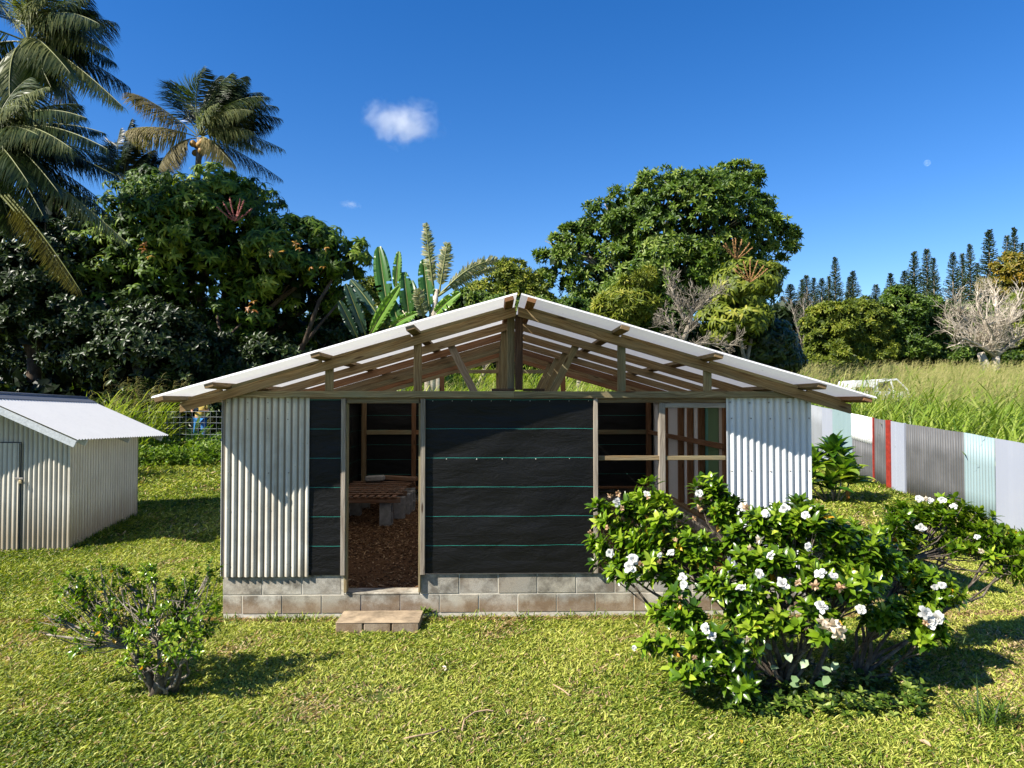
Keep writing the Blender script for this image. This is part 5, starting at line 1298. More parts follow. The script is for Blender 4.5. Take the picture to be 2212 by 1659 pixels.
for (dx, dy, h, n_) in ((.0, 0, .95, 22), (.12, .1, .75, 18), (-.28, .05, .75, 16), (-.42, -.05, .5, 16), (.25, -.05, .45, 14), (-.1, -.15, .35, 14), (.05, -.2, .6, 14)):
    top = g0 + Vector((dx * 1.3, dy, h)); mb.tube([g0 + Vector((dx * .3, dy * .5, -.05)), g0 + Vector((dx, dy, h * .5)), top], [.02, .017, .014], 6)
    cs = np.array([top + Vector((0, 0, -.10 * k)) for k in range(2)])
    lv.rosettes(cs, np.tile([dx * .4, -.1, 1.], (2, 1)), int(n_ * .8), .48, .17, (8, 88), T_TI)
lv.build("leaves", M['ti'], ti); mb.build("stem", M['bark_gray'], ti)
lo = Leaves(); lo.add([g0 + Vector((.22, -.1, .28))], [(.1, -.05, -1)], [(0, -1, 0)], .3, .09, T_LEAF, [.2]); lo.build("dead_leaf", M['yleaf'], ti)
# broad strappy plant by the wire fence
g1 = gnd(432, 985); cn = thing("crinum_plant", g1, "strappy broad-leaved plant at the lawn edge below the wire fence", "plant")
lv = Leaves(); lv.rosettes(np.array([g1 + Vector((0, 0, .1)), g1 + Vector((-.15, 0, .35)), g1 + Vector((.1, .1, .25))]), np.tile([.1, -.1, 1.], (3, 1)), 12, .8, .09, (10, 85), T_ARCH); lv.build("leaves", M['ti'], cn)

# ------------------------------------------------------------------ GARDENIA BUSHES
M['gard'] = greens("gardenia_leaf", (.008, .026, .003), (.035, .085, .005), (.15, .24, .010), (.36, .42, .05), .26, .24, .35)
M['gyel'] = leaf_mat("yellow_old_leaf", [(0, (.55, .24, .01)), (1, (.7, .42, .03))], .4, .35)
M['petal'] = leaf_mat("white_petal", [(0, (.50, .49, .45)), (1, (.72, .72, .70))], .5, .35, .3, (1, 1, 1))
M['wilt'] = leaf_mat("wilted_tan_petal", [(0, (.42, .24, .11)), (1, (.68, .50, .33))], .7, .25, .2, (1, .9, .8))
M['wiltw'] = leaf_mat("cream_wilting_petal", [(0, (.60, .48, .32)), (1, (.8, .74, .62))], .6, .3, .2, (1, .95, .9))
M['bud'] = plain("green_bud", (.22, .33, .06), .4, .5, .1)
M['twig'] = bark_mat("gardenia_bark", (.045, .034, .026), (.10, .08, .06), (.20, .17, .13), 14)
M['twig2'] = bark_mat('gray_twig_bark', (.10, .08, .06), (.20, .17, .13), (.36, .31, .25), 14)
def gardenia(name, label, root, blobs, stems, n_tips, L, Wd, m=8, lo=.15, hi=.9, r0=.035, seed=1, twigr=.006, upb=.45, dens=1.0, bark='twig'):
    t = thing(name, root, label, "bush"); root = Vector(root)
    lv = Leaves(); mb = MB(); tips = []; segs = {}
    for bi, (px, py, rx, ry, Yb_, n) in enumerate(blobs):
        c = at(px, py, Yb_)
        st = stems.get(bi)
        nodes = [root.copy()] + [at(a_, b_, y_) for (a_, b_, y_) in (st or [])]
        if not st:
            nodes += [root.lerp(c, .35) + Vector((random.uniform(-.1, .1), random.uniform(-.1, .1), -.05)), root.lerp(c, .7) + Vector((random.uniform(-.06, .06), 0, -.05))]
        nodes.append(c); pts = []
        for i in range(len(nodes) - 1):
            key = (tuple(round(v, 3) for v in nodes[i]), tuple(round(v, 3) for v in nodes[i + 1]))
            if key not in segs:
                a_, b_ = nodes[i], nodes[i + 1]; o_ = Vector((random.uniform(-1, 1), random.uniform(-1, 1), random.uniform(-.5, 1))) * (b_ - a_).length * .08
                segs[key] = [a_.lerp(b_, u) + o_ * math.sin(math.pi * u) + Vector((random.uniform(-1, 1), random.uniform(-1, 1), random.uniform(-1, 1))) * .007 * (0 < u < 1) for u in np.linspace(0, 1, 6)]
                ra = r0 * (.72 ** i) * (1 if st else .75); rb = r0 * (.72 ** (i + 1)) * (1 if st else .75)
                mb.tube(segs[key], [ra + (rb - ra) * u for u in np.linspace(0, 1, 6)], 7)
            pts += segs[key]
        nn = len(pts); s = Yb_ / F
        for k in range(int(n * dens)):
            d = Vector(rdir(1)[0]); u = random.random() ** .5
            if d.z < -.2: d.z *= .4
            tip = c + Vector((d.x * rx * s, d.y * min(rx, 130) * s * .75, d.z * ry * s)) * (.4 + .55 * u)
            j = int(nn * random.uniform(.55, .99)); a = pts[min(j, nn - 1)]
            ax = (tip - a); mid = a.lerp(tip, .5) + Vector((random.uniform(-.5, .5), random.uniform(-.5, .5), -.25)) * ax.length * .25
            mb.tube([a, a.lerp(mid, .6), mid, mid.lerp(tip, .55), tip], [twigr * 1.5, twigr * 1.25, twigr, twigr * .7, twigr * .45], 4, cap=False)
            dirn = (tip - mid).normalized() + Vector((-.15, -.2, upb)); tips.append((tip, dirn))
            if random.random() < .75:
                q = mid.lerp(tip, .6); tips.append((q + Vector((random.uniform(-.03, .03), random.uniform(-.03, .03), .02)), dirn + Vector(rdir(1)[0]) * .8))
    C = np.array([p for p, _ in tips]); A = np.array([d for _, d in tips])
    nzv = snoise(C[:, 0] * 2, C[:, 2] * 2, 2.5, seed) * .35 + .5
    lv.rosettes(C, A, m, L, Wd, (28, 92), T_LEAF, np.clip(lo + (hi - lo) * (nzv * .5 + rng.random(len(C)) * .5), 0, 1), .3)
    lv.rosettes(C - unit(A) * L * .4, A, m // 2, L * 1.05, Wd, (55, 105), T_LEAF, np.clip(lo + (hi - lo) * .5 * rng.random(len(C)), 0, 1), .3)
    lv.build("foliage", M['gard'], t, smooth=True); mb.build("branches", M[bark], t)
    ly = Leaves(); k = rng.integers(0, len(C), max(4, len(C) // 16)); ly.add(C[k] - [0, 0, .02], rdir(len(k)) + [0, -.5, -.4], rdir(len(k)) + [0, -1, .5], L * .95, Wd, T_LEAF); ly.build("old_leaves", M['gyel'], t)
    return t, C
T_PETAL = (np.array([(0, 0, 0), (.34, 0, .03), (.75, 0, .02), (1, 0, -.1), (.35, .36, .1), (.8, .38, .03), (.35, -.36, .1), (.8, -.38, .03)]), T_LEAF[1])
def flower(parent, p, r, mat='petal', name="flower"):
    r = r * random.uniform(.7, .95)
    lv = Leaves(); p = np.array(p); A = np.array([[-.35, -.8, .45]]) + rng.normal(size=(1, 3)) * .25
    if mat == 'petal':
        lv.rosettes([p], A, 8, r * .85, r * .85, (60, 100), T_PETAL); lv.rosettes([p - .0 * A[0]], A, 7, r * .7, r * .7, (35, 65), T_PETAL); lv.rosettes([p], A, 5, r * .45, r * .5, (10, 35), T_PETAL)
    else:
        lv.rosettes([p], A * .4 + [[0, -.2, -.5]], 9, r * .75, r * .4, (20, 110), T_DROOP, jit=.6); lv.add(np.tile(p, (8, 1)), rdir(8) - [0, 0, .5], rdir(8), r * .65, r * .35, T_DROOP)
    return lv.build(name, M[mat], parent, smooth=True)
Yg = 5.6
groot = gnd(1690, 1490)
BL = [(1330, 1120, 62, 62, 6.1, 44), (1400, 1075, 52, 40, 6.2, 32), (1350, 1195, 62, 50, 5.9, 40), (1430, 1150, 66, 62, 5.9, 50), (1410, 1240, 75, 40, 5.7, 40), (1530, 1060, 34, 40, 5.9, 26), (1560, 1110, 62, 46, 5.9, 42), (1500, 1190, 60, 50, 5.7, 44),
      (1620, 1180, 80, 60, 5.7, 60), (1690, 1110, 80, 36, 5.7, 56), (1760, 1150, 82, 60, 5.6, 70), (1850, 1175, 80, 50, 5.6, 58), (1900, 1215, 62, 44, 5.6, 44), (1700, 1240, 100, 62, 5.5, 76), (1820, 1260, 90, 62, 5.4, 62), (1580, 1270, 72, 50, 5.5, 48),
      (1460, 1320, 52, 48, 5.5, 36), (1560, 1400, 80, 60, 5.3, 48), (1640, 1340, 72, 56, 5.4, 48), (1510, 1450, 72, 32, 5.2, 22), (1600, 1470, 60, 36, 5.2, 16), (1740, 1345, 80, 60, 5.3, 44), (1420, 1395, 34, 20, 5.3, 9), (1320, 1230, 46, 26, 5.9, 18), (1290, 1170, 26, 32, 6.1, 12)]
stems = {0: [(1640, 1380, 5.6), (1560, 1290, 5.7), (1450, 1210, 5.9)], 3: [(1650, 1400, 5.6), (1540, 1280, 5.7)], 2: [(1650, 1400, 5.6), (1530, 1270, 5.7), (1440, 1225, 5.8)], 5: [(1650, 1360, 5.6), (1600, 1220, 5.8)], 8: [(1670, 1380, 5.6), (1650, 1270, 5.7)]}
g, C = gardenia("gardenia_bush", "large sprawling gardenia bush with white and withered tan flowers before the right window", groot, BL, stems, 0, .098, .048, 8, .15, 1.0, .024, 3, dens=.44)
for (px, py, y_, r) in ((1397, 1068, 5.95, .05), (1352, 1000 + 78, 5.8, .001), (1333, 1085, 5.8, .05), (1318, 1195, 5.7, .05), (1368, 1208, 5.6, .08), (1360, 1225, 5.58, .07), (1450, 1195, 5.65, .05), (1475, 1248, 5.5, .05), (1478, 1262, 5.4, .06), (1690, 1262, 5.1, .065), (1772, 1240, 5.1, .07), (1800, 1245, 5.1, .055), (1775, 1310, 5.0, .075), (1860, 1318, 5.0, .07), (1605, 1095, 5.6, .05), (1695, 1098, 5.3, .05), (1655, 1110, 5.4, .045), (1740, 1112, 5.3, .05), (1525, 1358, 5.1, .06), (1540, 1375, 5.1, .05), (1370, 1400, 5.1, .035), (1600, 1270, 5.2, .055), (1425, 1200, 5.6, .04), (1510, 1065, 5.6, .045), (1665, 1200, 5.2, .05), (1745, 1180, 5.2, .045), (1640, 1240, 5.15, .05)):
    if r > .01: flower(g, at(px, py, y_), r)
for (px, py, y_, r, mt) in ((1318, 1070, 5.8, .04, 'wilt'), (1335, 1066, 5.8, .045, 'wilt'), (1345, 1098, 5.75, .04, 'wilt'), (1400, 1075, 5.75, .035, 'wilt'), (1385, 1218, 5.5, .05, 'wilt'), (1275, 1150, 5.9, .04, 'wilt'), (1312, 1140, 5.8, .045, 'wilt'), (1425, 1212, 5.55, .045, 'wilt'), (1515, 1075, 5.6, .05, 'wilt'), (1512, 1098, 5.6, .05, 'wilt'), (1612, 1095, 5.4, .055, 'wilt'), (1640, 1165, 5.2, .055, 'wiltw'), (1620, 1185, 5.2, .05, 'wiltw'), (1500, 1120, 5.5, .04, 'wilt'), (1760, 1265, 5.05, .055, 'wilt'), (1815, 1268, 5.05, .06, 'wilt'), (1795, 1350, 4.95, .10, 'wiltw'), (1812, 1365, 4.95, .10, 'wiltw'), (1780, 1340, 4.98, .08, 'wiltw'), (1725, 1258, 5.1, .045, 'wilt'), (1458, 1165, 5.6, .04, 'wilt'), (1615, 1380, 5.05, .05, 'wiltw'), (1500, 1420, 5.1, .04, 'wilt'), (1470, 1290, 5.3, .04, 'wilt')):
    flower(g, at(px, py, y_), r, mt, "withered_flower")
mb = MB()
for i in range(16):
    q = Vector(C[random.randrange(len(C))]) + Vector((0, -.02, .03)); mb.tube([q, q + Vector((0, 0, .015)), q + Vector((0, 0, .035)), q + Vector((0, 0, .06))], [.003, .009, .010, .002], 7)
bo = mb.build("buds", M['bud'], g); bo["kind"] = "stuff"
gr2 = gnd(1850, 1470)
BL2 = [(2010, 1115, 62, 24, 6.4, 32), (2060, 1100, 40, 28, 6.5, 24), (1960, 1140, 40, 22, 6.4, 18), (2110, 1150, 56, 26, 6.3, 26), (2080, 1175, 56, 22, 6.3, 22), (2160, 1195, 46, 26, 6.2, 20), (2205, 1240, 36, 20, 6.1, 14), (1950, 1180, 34, 22, 6.2, 14), (2000, 1250, 50, 28, 5.8, 24), (2040, 1290, 40, 30, 5.7, 22), (1975, 1310, 52, 30, 5.6, 26), (2010, 1350, 44, 30, 5.5, 22), (1900, 1330, 50, 40, 5.5, 22), (2005, 1380, 40, 22, 5.4, 12), (2185, 1160, 30, 16, 6.3, 8), (1940, 1110, 40, 26, 6.3, 14), (2110, 1120, 34, 20, 6.4, 12), (2215, 1200, 26, 18, 6.2, 8), (1925, 1150, 40, 26, 6.0, 14)]
T1 = [(1880, 1360, 5.8), (1935, 1255, 6.0), (1955, 1210, 6.15)]
st2 = {0: T1 + [(1995, 1160, 6.3)], 1: T1 + [(1995, 1160, 6.3)], 2: T1, 3: T1 + [(2030, 1185, 6.3)], 4: T1 + [(2020, 1190, 6.3)], 5: T1 + [(2040, 1190, 6.3), (2100, 1200, 6.25)], 6: T1 + [(2060, 1190, 6.3), (2140, 1215, 6.2)], 7: T1[:2], 8: [(1880, 1360, 5.8), (1935, 1270, 5.95)], 9: [(1880, 1360, 5.8), (1940, 1280, 5.9)], 10: [(1880, 1380, 5.7)], 11: [(1880, 1380, 5.7), (1940, 1340, 5.6)]}
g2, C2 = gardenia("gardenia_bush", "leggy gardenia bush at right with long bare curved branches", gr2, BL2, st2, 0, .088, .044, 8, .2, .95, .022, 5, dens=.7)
for (px, py, y_, r) in ((2010, 1082, 6.3, .05), (1985, 1078, 6.3, .055), (2035, 1080, 6.35, .05), (2060, 1095, 6.3, .05), (1990, 1140, 6.1, .055), (2110, 1160, 6.1, .04), (2035, 1265, 5.5, .05), (2020, 1268, 5.5, .04), (2000, 1325, 5.3, .075), (2025, 1335, 5.3, .07), (2010, 1345, 5.3, .06)):
    flower(g2, at(px, py, y_), r)
for (px, py, y_, r, mt) in ((1945, 1245, 5.9, .06, 'wiltw'), (1950, 1260, 5.9, .05, 'wiltw'), (2000, 1345, 5.28, .05, 'wilt'), (2000, 1078, 6.3, .04, 'wiltw'), (1970, 1125, 6.2, .045, 'wiltw'), (2120, 1190, 6.1, .04, 'wiltw')):
    flower(g2, at(px, py, y_), r, mt, "withered_flower")
# left bush
lroot = gnd(345, 1500)
BL3 = [(150, 1270, 50, 34, 5.9, 30), (210, 1300, 60, 50, 5.8, 34), (120, 1330, 44, 40, 5.7, 18), (280, 1260, 56, 44, 5.9, 28), (330, 1310, 60, 50, 5.8, 34), (400, 1260, 48, 44, 5.9, 22), (455, 1230, 30, 36, 5.9, 12), (400, 1350, 60, 40, 5.6, 34), (460, 1310, 30, 30, 5.7, 10), (230, 1360, 60, 40, 5.6, 20), (100, 1370, 34, 22, 5.6, 8), (340, 1375, 70, 36, 5.5, 34), (180, 1400, 50, 26, 5.5, 10), (290, 1420, 60, 34, 5.45, 16), (390, 1400, 60, 40, 5.4, 22), (430, 1380, 30, 30, 5.5, 8), (340, 1440, 60, 26, 5.4, 12), (270, 1330, 60, 46, 5.7, 24), (340, 1250, 44, 44, 5.8, 18), (390, 1300, 56, 44, 5.7, 26), (220, 1240, 40, 26, 5.9, 12), (440, 1350, 40, 40, 5.6, 14)]
S3 = {i: [(320, 1440, 5.55), (270, 1395, 5.6)] for i in (0, 1, 2, 9, 10, 12)}; S3.update({i: [(375, 1430, 5.55), (395, 1370, 5.6)] for i in (5, 6, 7, 8)}); S3.update({i: [(345, 1440, 5.5), (340, 1390, 5.5)] for i in (3, 4, 11)})
g3, C3 = gardenia("low_bush", "small half-bare bush with gnarled gray trunk on the left lawn", lroot, BL3, S3, 0, .052, .024, 5, .2, .95, .019, 9, .0042, dens=.62, bark='twig2')
mb = MB()
for (px, py, px2, py2, r) in ((350, 1500, 330, 1430, .032), (370, 1495, 385, 1420, .034), (340, 1500, 295, 1420, .03), (330, 1505, 345, 1440, .032)):
    mb.tube([gnd(px, py) - Vector((0, 0, .05)), at((px + px2) / 2 + 5, (py + py2) / 2, 5.55), at(px2, py2, 5.55)], [r * 1.25, r, r * .75], 9)
mb.build("trunk", M['twig'], g3)
mb = MB()
for (px, py, px2, py2, r) in ((1690, 1495, 1650, 1390, .022), (1720, 1490, 1700, 1400, .026), (1670, 1490, 1590, 1400, .02), (1740, 1490, 1790, 1390, .02), (1700, 1495, 1720, 1420, .024)):
    mb.tube([gnd(px, py) - Vector((0, 0, .05)), at((px + px2) / 2 + 5, (py + py2) / 2, 5.62), at(px2, py2, 5.6)], [r * 1.2, r, r * .7], 8)
mb.build("trunk", M['twig'], g)
# arrowhead plant under the bush
M['arrow'] = leaf_mat("pale_veined_leaf", [(0, (.05, .12, .03)), (.5, (.18, .27, .12)), (1, (.34, .42, .26))], .45, .25)
ga = gnd(1740, 1500); ap = thing("arrowhead_plant", ga, "low creeping plant with pale green and white marbled leaves under the big bush", "plant")
lv = Leaves()
for (px, py) in ((1650, 1392), (1700, 1410), (1745, 1425), (1775, 1440), (1720, 1460), (1705, 1478), (1790, 1460), (1760, 1475), (1810, 1430), (1680, 1440)):
    p = at(px, py, 5.35); lv.add([p], [(rng.normal() * .7, -.5, -.3 + rng.normal() * .3)], [(rng.normal() * .3, -.5, .9)], rng.uniform(.06, .10), .07, T_LEAF)
lv.build("leaves", M['arrow'], ap)
# weeds in the shade under the bushes
lv = Leaves(); n = 420; px = rng.uniform(1560, 2000, n); py = rng.uniform(1440, 1560, n)
C = np.array([gnd(a, b) for a, b in zip(px, py)]); C[:, 2] += rng.uniform(.02, .12, n)
lv.rosettes(C, np.tile([0, -.2, 1.], (n, 1)), 6, .05, .03, (40, 95), T_LEAF)
o = lv.build("undergrowth", M['mid']); tagit(o, "low leafy weeds in the shade under the gardenia bushes", "weeds", kind="stuff")
for px, py, lab in ((705, 1318, "small dark leafy weed at the foundation left of the step"), (735, 1312, "low weed sprouting just behind the left end of the step"), (597, 1325, "small weed sprig at the foundation below the corrugated panel"), (925, 1335, "weed tuft in the shadow at the right end of the step"), (1150, 1325, "tiny weed at the foundation below the wide fabric panel")):
    p = gnd(px, py); t = thing("weed", p, lab, "weed"); l2 = Leaves(); cc = np.array([p] * 4) + rng.normal(size=(4, 3)) * [.06, .03, 0] + [0, 0, .05]
    l2.rosettes(cc, np.tile([0, -.2, 1.], (4, 1)), 8, .085, .028, (15, 85), T_LEAF); l2.build("leaves", M['mid'], t)
# fallen bits on the lawn
for i, (px, py, mt, L, lab) in enumerate(((962, 1452, 'wiltw', .055, "pale fallen petal on the lawn below the wide fabric panel"), (955, 1448, 'wiltw', .05, "cream fallen petal lying against another on the open lawn"), (1328, 1422, 'wilt', .05, "tan fallen leaf on the lawn left of the big bush"), (545, 1478, 'gyel', .05, "yellow fallen leaf in the small bush's shadow"), (205, 1370, 'gyel', .05, "orange leaf lying among the left bush twigs"), (1600, 1610, 'gyel', .05, "yellow fallen leaf at the bottom below the big bush"), (900, 1365, 'wilt', .06, "dry brown leaf beside the concrete step"), (1985, 1610, 'wilt', .09, "large dry leaf on the lawn at bottom right"))):
    p = gnd(px, py) + Vector((0, 0, .03)); t = thing("fallen_leaf", p, lab, "leaf"); l2 = Leaves(); l2.add([p], [(rng.normal(), rng.normal(), .1)], [(0, -.3, 1)], L, L * .55, T_LEAF, [.6]); l2.build("leaf_blade", M[mt], t)
M['stick'] = plain("dry_stick", (.36, .25, .15), .8, .2, .2, 20)
for pl_, lab in ((((998, 1590), (1003, 1567), (1025, 1550), (1052, 1545), (1066, 1548)), "curved dry stick lying on the front lawn"), (((872, 1610), (900, 1603), (935, 1596), (960, 1588)), "straight dry twig lying on the front lawn"), (((1195, 1490), (1215, 1500), (1230, 1512)), "short dry twig on the lawn at mid front")):
    pts = [gnd(a, b) + Vector((0, 0, .035)) for a, b in pl_]; mb = MB(); mb.tube(pts, [.006] * len(pts), 6); o = mb.build("stick", M['stick'], None, pts[0]); tagit(o, lab, "stick")

# ------------------------------------------------------------------ PERSON behind the wire fence
def person():
    Yp = 21.3; p = at(433, 868, Yp); g = gzf(p.x, Yp); base = Vector((p.x, Yp, g))
    t = thing("person", base, "person in yellow shirt and blue trousers holding a dark controller behind the wire fence", "person")
    zh = at(433, 903, Yp).z - g        # shirt hem height
    H = (zh - .02) / .52; H = max(1.6, min(1.85, H)); s = H / 1.75
    M['skin'] = plain("tanned_skin", (.36, .20, .13), .55, .4, .1)
    M['shirt'] = plain("yellow_cotton", (.55, .40, .10), .85, .2, .15, 12, bs=.4)
    M['trouser'] = plain("blue_cotton", (.03, .14, .34), .85, .2, .2, 12, bs=.4)
    M['hair'] = plain("dark_hair", (.04, .03, .02), .7, .3, .2)
    def skin(name, verts, edges, rad, mat, parent, sub=2):
        me = bpy.data.meshes.new(name); me.from_pydata([tuple(Vector(v) * s) for v in verts], edges, [])
        o = bpy.data.objects.new(name, me); COL.objects.link(o); o.parent = parent; me.materials.append(mat)
        sk = o.modifiers.new("skin", 'SKIN'); sk.use_smooth_shade = True
        for i, r_ in enumerate(rad):
            r_ = r_ if hasattr(r_, '__len__') else (r_, r_)
            me.skin_vertices[0].data[i].radius = (r_[0] * s, r_[1] * s); me.skin_vertices[0].data[i].use_root = (i == 0)
        sb = o.modifiers.new("sub", 'SUBSURF'); sb.levels = sub; sb.render_levels = sub
        return o
    # one continuous body: pelvis, spine, neck, head, arms bent to the controller, legs
    V = [(0, 0, .93), (0, 0, 1.12), (0, -.01, 1.33), (0, 0, 1.46), (0, -.01, 1.53), (0, -.02, 1.62), (0, -.015, 1.71),
         (-.19, 0, 1.41), (-.27, .0, 1.14), (-.06, -.27, 1.16), (.19, 0, 1.41), (.27, .0, 1.14), (.06, -.27, 1.16),
         (-.10, 0, .88), (-.12, -.02, .50), (-.13, .02, .10), (-.13, -.12, .04), (.10, 0, .88), (.12, -.02, .50), (.13, .02, .10), (.13, -.12, .04)]
    E = [(0, 1), (1, 2), (2, 3), (3, 4), (4, 5), (5, 6), (2, 7), (7, 8), (8, 9), (2, 10), (10, 11), (11, 12), (0, 13), (13, 14), (14, 15), (15, 16), (0, 17), (17, 18), (18, 19), (19, 20)]
    rr = [(.15, .11), (.14, .105), (.17, .11), (.075, .07), (.055, .055), (.08, .095), (.07, .085), .06, .042, .03, .06, .042, .03, .085, .058, .042, .035, .085, .058, .042, .035]
    body = skin("body", V, E, rr, M['skin'], t)
    for sx_ in (-1, 1):        # hands: palm and five fingers each
        b = Vector((sx_ * .055, -.275, 1.16)); fv = [b, b + Vector((0, -.05, 0))]; fe = [(0, 1)]; fr_ = [.022, .03]
        for q in range(4):
            o_ = b + Vector((sx_ * .0, -.085, .028 - q * .018)); i0 = len(fv); fv += [o_, o_ + Vector((-sx_ * .03, -.025, 0)), o_ + Vector((-sx_ * .05, -.01, -.005))]; fe += [(1, i0), (i0, i0 + 1), (i0 + 1, i0 + 2)]; fr_ += [.009, .008, .007]
        i0 = len(fv); fv += [b + Vector((-sx_ * .01, -.05, .035)), b + Vector((-sx_ * .035, -.07, .045))]; fe += [(1, i0), (i0, i0 + 1)]; fr_ += [.011, .009]
        skin("hand", fv, fe, fr_, M['skin'], body, 1)
    shv = [(0, 0, .90), (0, 0, 1.12), (0, -.01, 1.33), (0, 0, 1.455), (-.19, 0, 1.41), (-.25, 0, 1.22), (.19, 0, 1.41), (.25, 0, 1.22)]
    skin("shirt", shv, [(0, 1), (1, 2), (2, 3), (2, 4), (4, 5), (2, 6), (6, 7)], [(.19, .135), (.175, .13), (.19, .13), (.07, .07), .08, .07, .08, .07], M['shirt'], body)
    skin("trousers", [(0, 0, .95), (-.10, 0, .86), (-.12, -.02, .5), (-.13, .02, .14), (.10, 0, .86), (.12, -.02, .5), (.13, .02, .14)], [(0, 1), (1, 2), (2, 3), (0, 4), (4, 5), (5, 6)], [(.16, .12), .105, .085, .07, .105, .085, .07], M['trouser'], body)
    skin("hair", [(0, .02, 1.66), (0, .01, 1.74), (0, .03, 1.70)], [(0, 1), (1, 2)], [(.085, .09), (.07, .085), (.08, .08)], M['hair'], body, 1)
    for sx_ in (-1, 1):
        m = MB(); c = base + Vector((sx_ * .032, -.112, 1.625)) * s; m.tube([c + Vector((0, .01, 0)), c + Vector((0, -.008, 0))], [.012, .008], 8); m.build("eye", M['void'], body)
        m = MB(); c = base + Vector((sx_ * .085, -.01, 1.61)) * s; m.tube([c + Vector((0, 0, -.03)), c + Vector((sx_ * .012, 0, 0)), c + Vector((0, 0, .03))], [.008, .016, .01], 6); m.build("ear", M['skin'], body)
    m = MB(); c = base + Vector((0, -.108, 1.60)) * s; m.tube([c + Vector((0, 0, .035)), c + Vector((0, -.025, -.005)), c + Vector((0, -.005, -.015))], [.008, .015, .01], 6); m.build("nose", M['skin'], body)
    m = MB(); c = base + Vector((0, -.112, 1.565)) * s; m.tube([c + Vector((-.025, .006, 0)), c + Vector((0, -.004, -.002)), c + Vector((.025, .006, 0))], [.004, .007, .004], 6); m.build("mouth", M['plume'], body)
    ct = thing("controller", base + Vector((0, -.36, 1.17)) * s, "dark handheld controller held at the chest of the person in yellow", "controller")
    c = base + Vector((0, -.36, 1.17)) * s
    m = MB(); m.board(c + Vector((-.08, 0, 0)), c + Vector((.08, 0, 0)), .09, .035, bev=.01); m.build("controller_body", M['void'], ct)
    m = MB(); m.board(c + Vector((-.075, .03, .05)), c + Vector((.075, .03, .05)), .012, .075, bev=.004); m.build("screen", M['screw'], ct)
    for sx_ in (-1, 1):
        m = MB(); m.tube([c + Vector((sx_ * .05, 0, .018)), c + Vector((sx_ * .05, 0, .035))], [.004, .007], 6); m.build("stick", M['screw'], ct)
    return t
person()

# ------------------------------------------------------------------ OLD WHITE VEHICLE sunk in the field grass
def vehicle():
    Yv = 33.0; c = at(1895, 868, Yv); g = gzf(c.x, Yv); ztop = at(1895, 819, Yv).z
    base = Vector((c.x, Yv + .8, g)); t = thing("abandoned_pickup", base, "old white pickup almost hidden in the tall grass of the field", "pickup")
    M['carwhite'] = plain("chalky_white_paint", (.72, .74, .78), .4, .5, .1, 3); M['glass'] = plain("dark_glass", (.02, .025, .03), .5, .2, .05)
    M['rubber'] = plain("black_rubber", (.02, .02, .02), .8, .3)
    S_ = F / Yv
    def X(px): return (px - 1895) / S_
    h = ztop - g; w = 1.5
    def prism(name, prof, y0, y1, mat, parent=t, taper=0):
        m = MB(); n = len(prof); a = [m.pv(base + Vector((x, y0 + taper, z))) for x, z in prof]; b = [m.pv(base + Vector((x, y1 - taper, z))) for x, z in prof]
        m.poly(a); m.poly(b[::-1])
        for i in range(n): m.poly((a[(i + 1) % n], a[i], b[i], b[(i + 1) % n]))
        return m.build(name, mat, parent)
    # lower body with bonnet at right, canopy over the bed at left
    prism("body", [(X(1820), .35), (X(1990), .35), (X(1995), h * .55), (X(1978), h * .62), (X(1950), h * .66), (X(1890), h * .66), (X(1820), h * .64)], -.8, .8, M['carwhite'])
    can = prism("canopy", [(X(1838), h * .64), (X(1893), h * .64), (X(1892), h - .03), (X(1846), h - .06)], -.76, .76, M['carwhite'])
    wn_ = prism("canopy_window", [(X(1848), h * .66), (X(1886), h * .66), (X(1886), h * .78), (X(1848), h * .78)], -.775, -.762, M['glass'], can)
    m = MB()
    for yy in (-.74, .74):
        B_ = lambda x, z: base + Vector((X(x), yy, z))
        m.board(B_(1896, h - .12), B_(1940, h + .0), .06, .075); m.board(B_(1940, h), B_(1968, h * .66), .06, .06); m.board(B_(1926, h - .02), B_(1934, h * .66), .05, .06); m.board(B_(1897, h * .66), B_(1896, h - .1), .06, .08)
    m.grid(lambda u, v: base + Vector((X(1896) + (X(1940) - X(1896)) * u, -.74 + 1.48 * v, h - .12 + .12 * u + .05 * math.sin(math.pi * u) + .03)), 8, 6)
    m.build("cab_frame", M['carwhite'], t)
    prism("side_window", [(X(1900), h * .68), (X(1922), h * .68), (X(1922), h - .16), (X(1900), h - .22)], -.72, -.71, M['glass'])
    for x_ in (1852, 1962):
        m = MB(); c0 = base + Vector((X(x_), -.82, .33)); m.tube([c0 + Vector((0, 0, 0)), c0 + Vector((0, .2, 0))], [.33, .33], 20)
        wh = m.build("wheel", M['rubber'], t); m = MB(); m.tube([c0 + Vector((0, -.01, 0)), c0 + Vector((0, .05, 0))], [.18, .18], 14); m.build("rim", M['galv'], wh)
    m = MB(); c0 = base + Vector((X(1994), -.6, h * .48)); m.tube([c0, c0 + Vector((.03, 0, 0))], [.09, .08], 12); m.build("headlight", M['galv'], t)
vehicle()

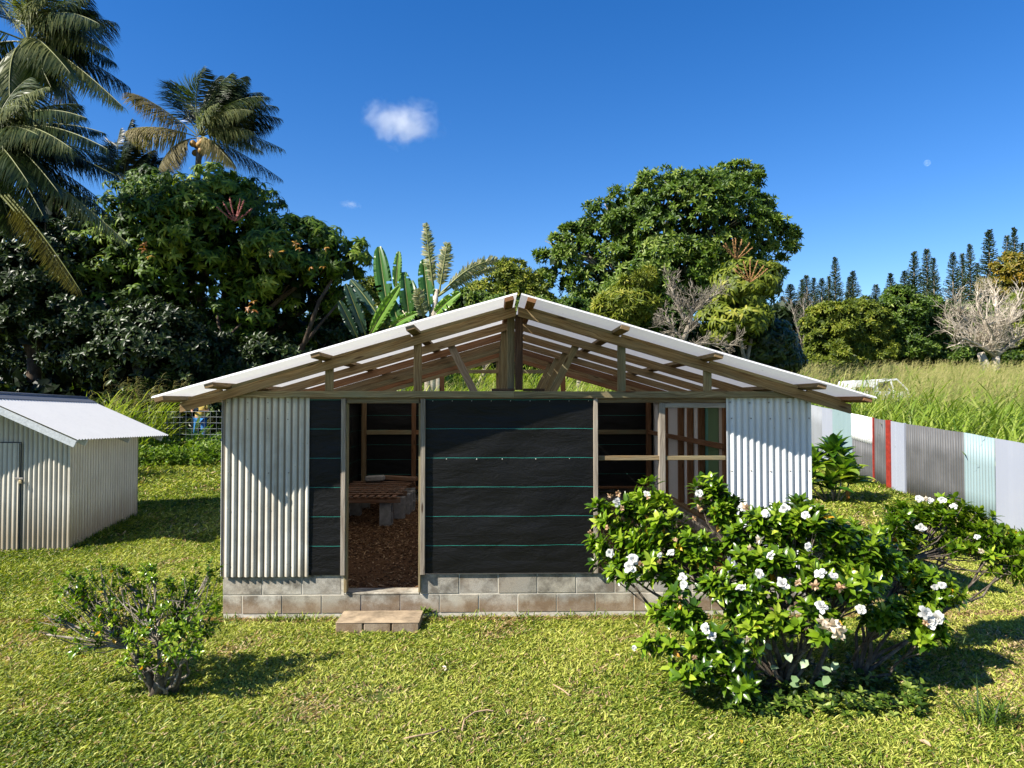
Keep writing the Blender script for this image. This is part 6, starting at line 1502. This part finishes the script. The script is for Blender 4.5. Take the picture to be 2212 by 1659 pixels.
# ------------------------------------------------------------------ CLOUDS AND MOON
def cloud(name, label, px, py, rx, ry, Yc, dens, seed):
    c = at(px, py, Yc); s = Yc / F
    me = bpy.data.meshes.new(name); m = MB(); 
    def fn(u, v):
        a = u * 2 * math.pi; b = v * math.pi; return (c.x + rx * s * math.cos(a) * math.sin(b), c.y + rx * s * .8 * math.sin(a) * math.sin(b), c.z + ry * s * math.cos(b))
    m.grid(fn, 32, 16); m.f = [f[::-1] for f in m.f]
    mt, t, out = nt(name + "_vapour")
    tc = N(t, "ShaderNodeTexCoord").outputs["Object"]
    gsc = vmap(t, tc, (1 / (rx * s), 1 / (rx * s * .8), 1 / (ry * s)), (0, 0, 0))
    ln = N(t, "ShaderNodeVectorMath", operation='LENGTH'); t.links.new(gsc, ln.inputs[0])
    nz = noise(t, vmap(t, tc, (1.7 / (rx * s),) * 3, (seed, seed * 1.7, 0)), 1.0, 7, 0.62, .3)
    f = N(t, "ShaderNodeMath", operation='MULTIPLY_ADD'); t.links.new(nz, f.inputs[0]); f.inputs[1].default_value = 2.2; f.inputs[2].default_value = -.48
    g_ = N(t, "ShaderNodeMath", operation='SUBTRACT'); t.links.new(f.outputs[0], g_.inputs[0]); t.links.new(ln.outputs["Value"], g_.inputs[1])
    r = ramp(t, [(0.0, 0.0), (.8, 1.0)], g_.outputs[0])
    d = N(t, "ShaderNodeMath", operation='MULTIPLY'); t.links.new(r.outputs[0], d.inputs[0]); d.inputs[1].default_value = dens
    v = N(t, "ShaderNodeVolumePrincipled"); v.inputs["Color"].default_value = (1, 1, 1, 1); v.inputs["Anisotropy"].default_value = .0
    t.links.new(d.outputs[0], v.inputs["Density"]); t.links.new(v.outputs[0], out.inputs["Volume"])
    mt.cycles.homogeneous_volume = False
    o = m.build(name, mt, None, c); tagit(o, label, "cloud")
cloud("cloud", "single white wispy cloud in the middle of the blue sky", 866, 268, 112, 66, 1400, .016, 3.1)
cloud("cloud", "tiny faint cloud scrap low in the sky above the umbrella tree", 757, 442, 32, 14, 1400, .02, 8.4)
c = at(2003, 352, 3000); r = 7 * 3000 / F
m = MB(); m.grid(lambda u, v: (c.x + r * math.cos(u * 6.2832) * math.sin(v * 3.1416), c.y + r * math.sin(u * 6.2832) * math.sin(v * 3.1416), c.z + r * math.cos(v * 3.1416)), 32, 16)
mt, t, out = nt("moon_surface")
df = N(t, "ShaderNodeBsdfDiffuse"); nz = noise(t, N(t, "ShaderNodeTexCoord").outputs["Object"], .12, 4); t.links.new(ramp(t, [(.4, .02), (.6, .055)], nz).outputs[0], df.inputs[0])
tp = N(t, "ShaderNodeBsdfTransparent"); ad = N(t, "ShaderNodeAddShader"); t.links.new(df.outputs[0], ad.inputs[0]); t.links.new(tp.outputs[0], ad.inputs[1]); t.links.new(ad.outputs[0], out.inputs[0])
o = m.build("moon", mt, None, c); tagit(o, "faint pale daytime moon in the upper right sky", "moon")
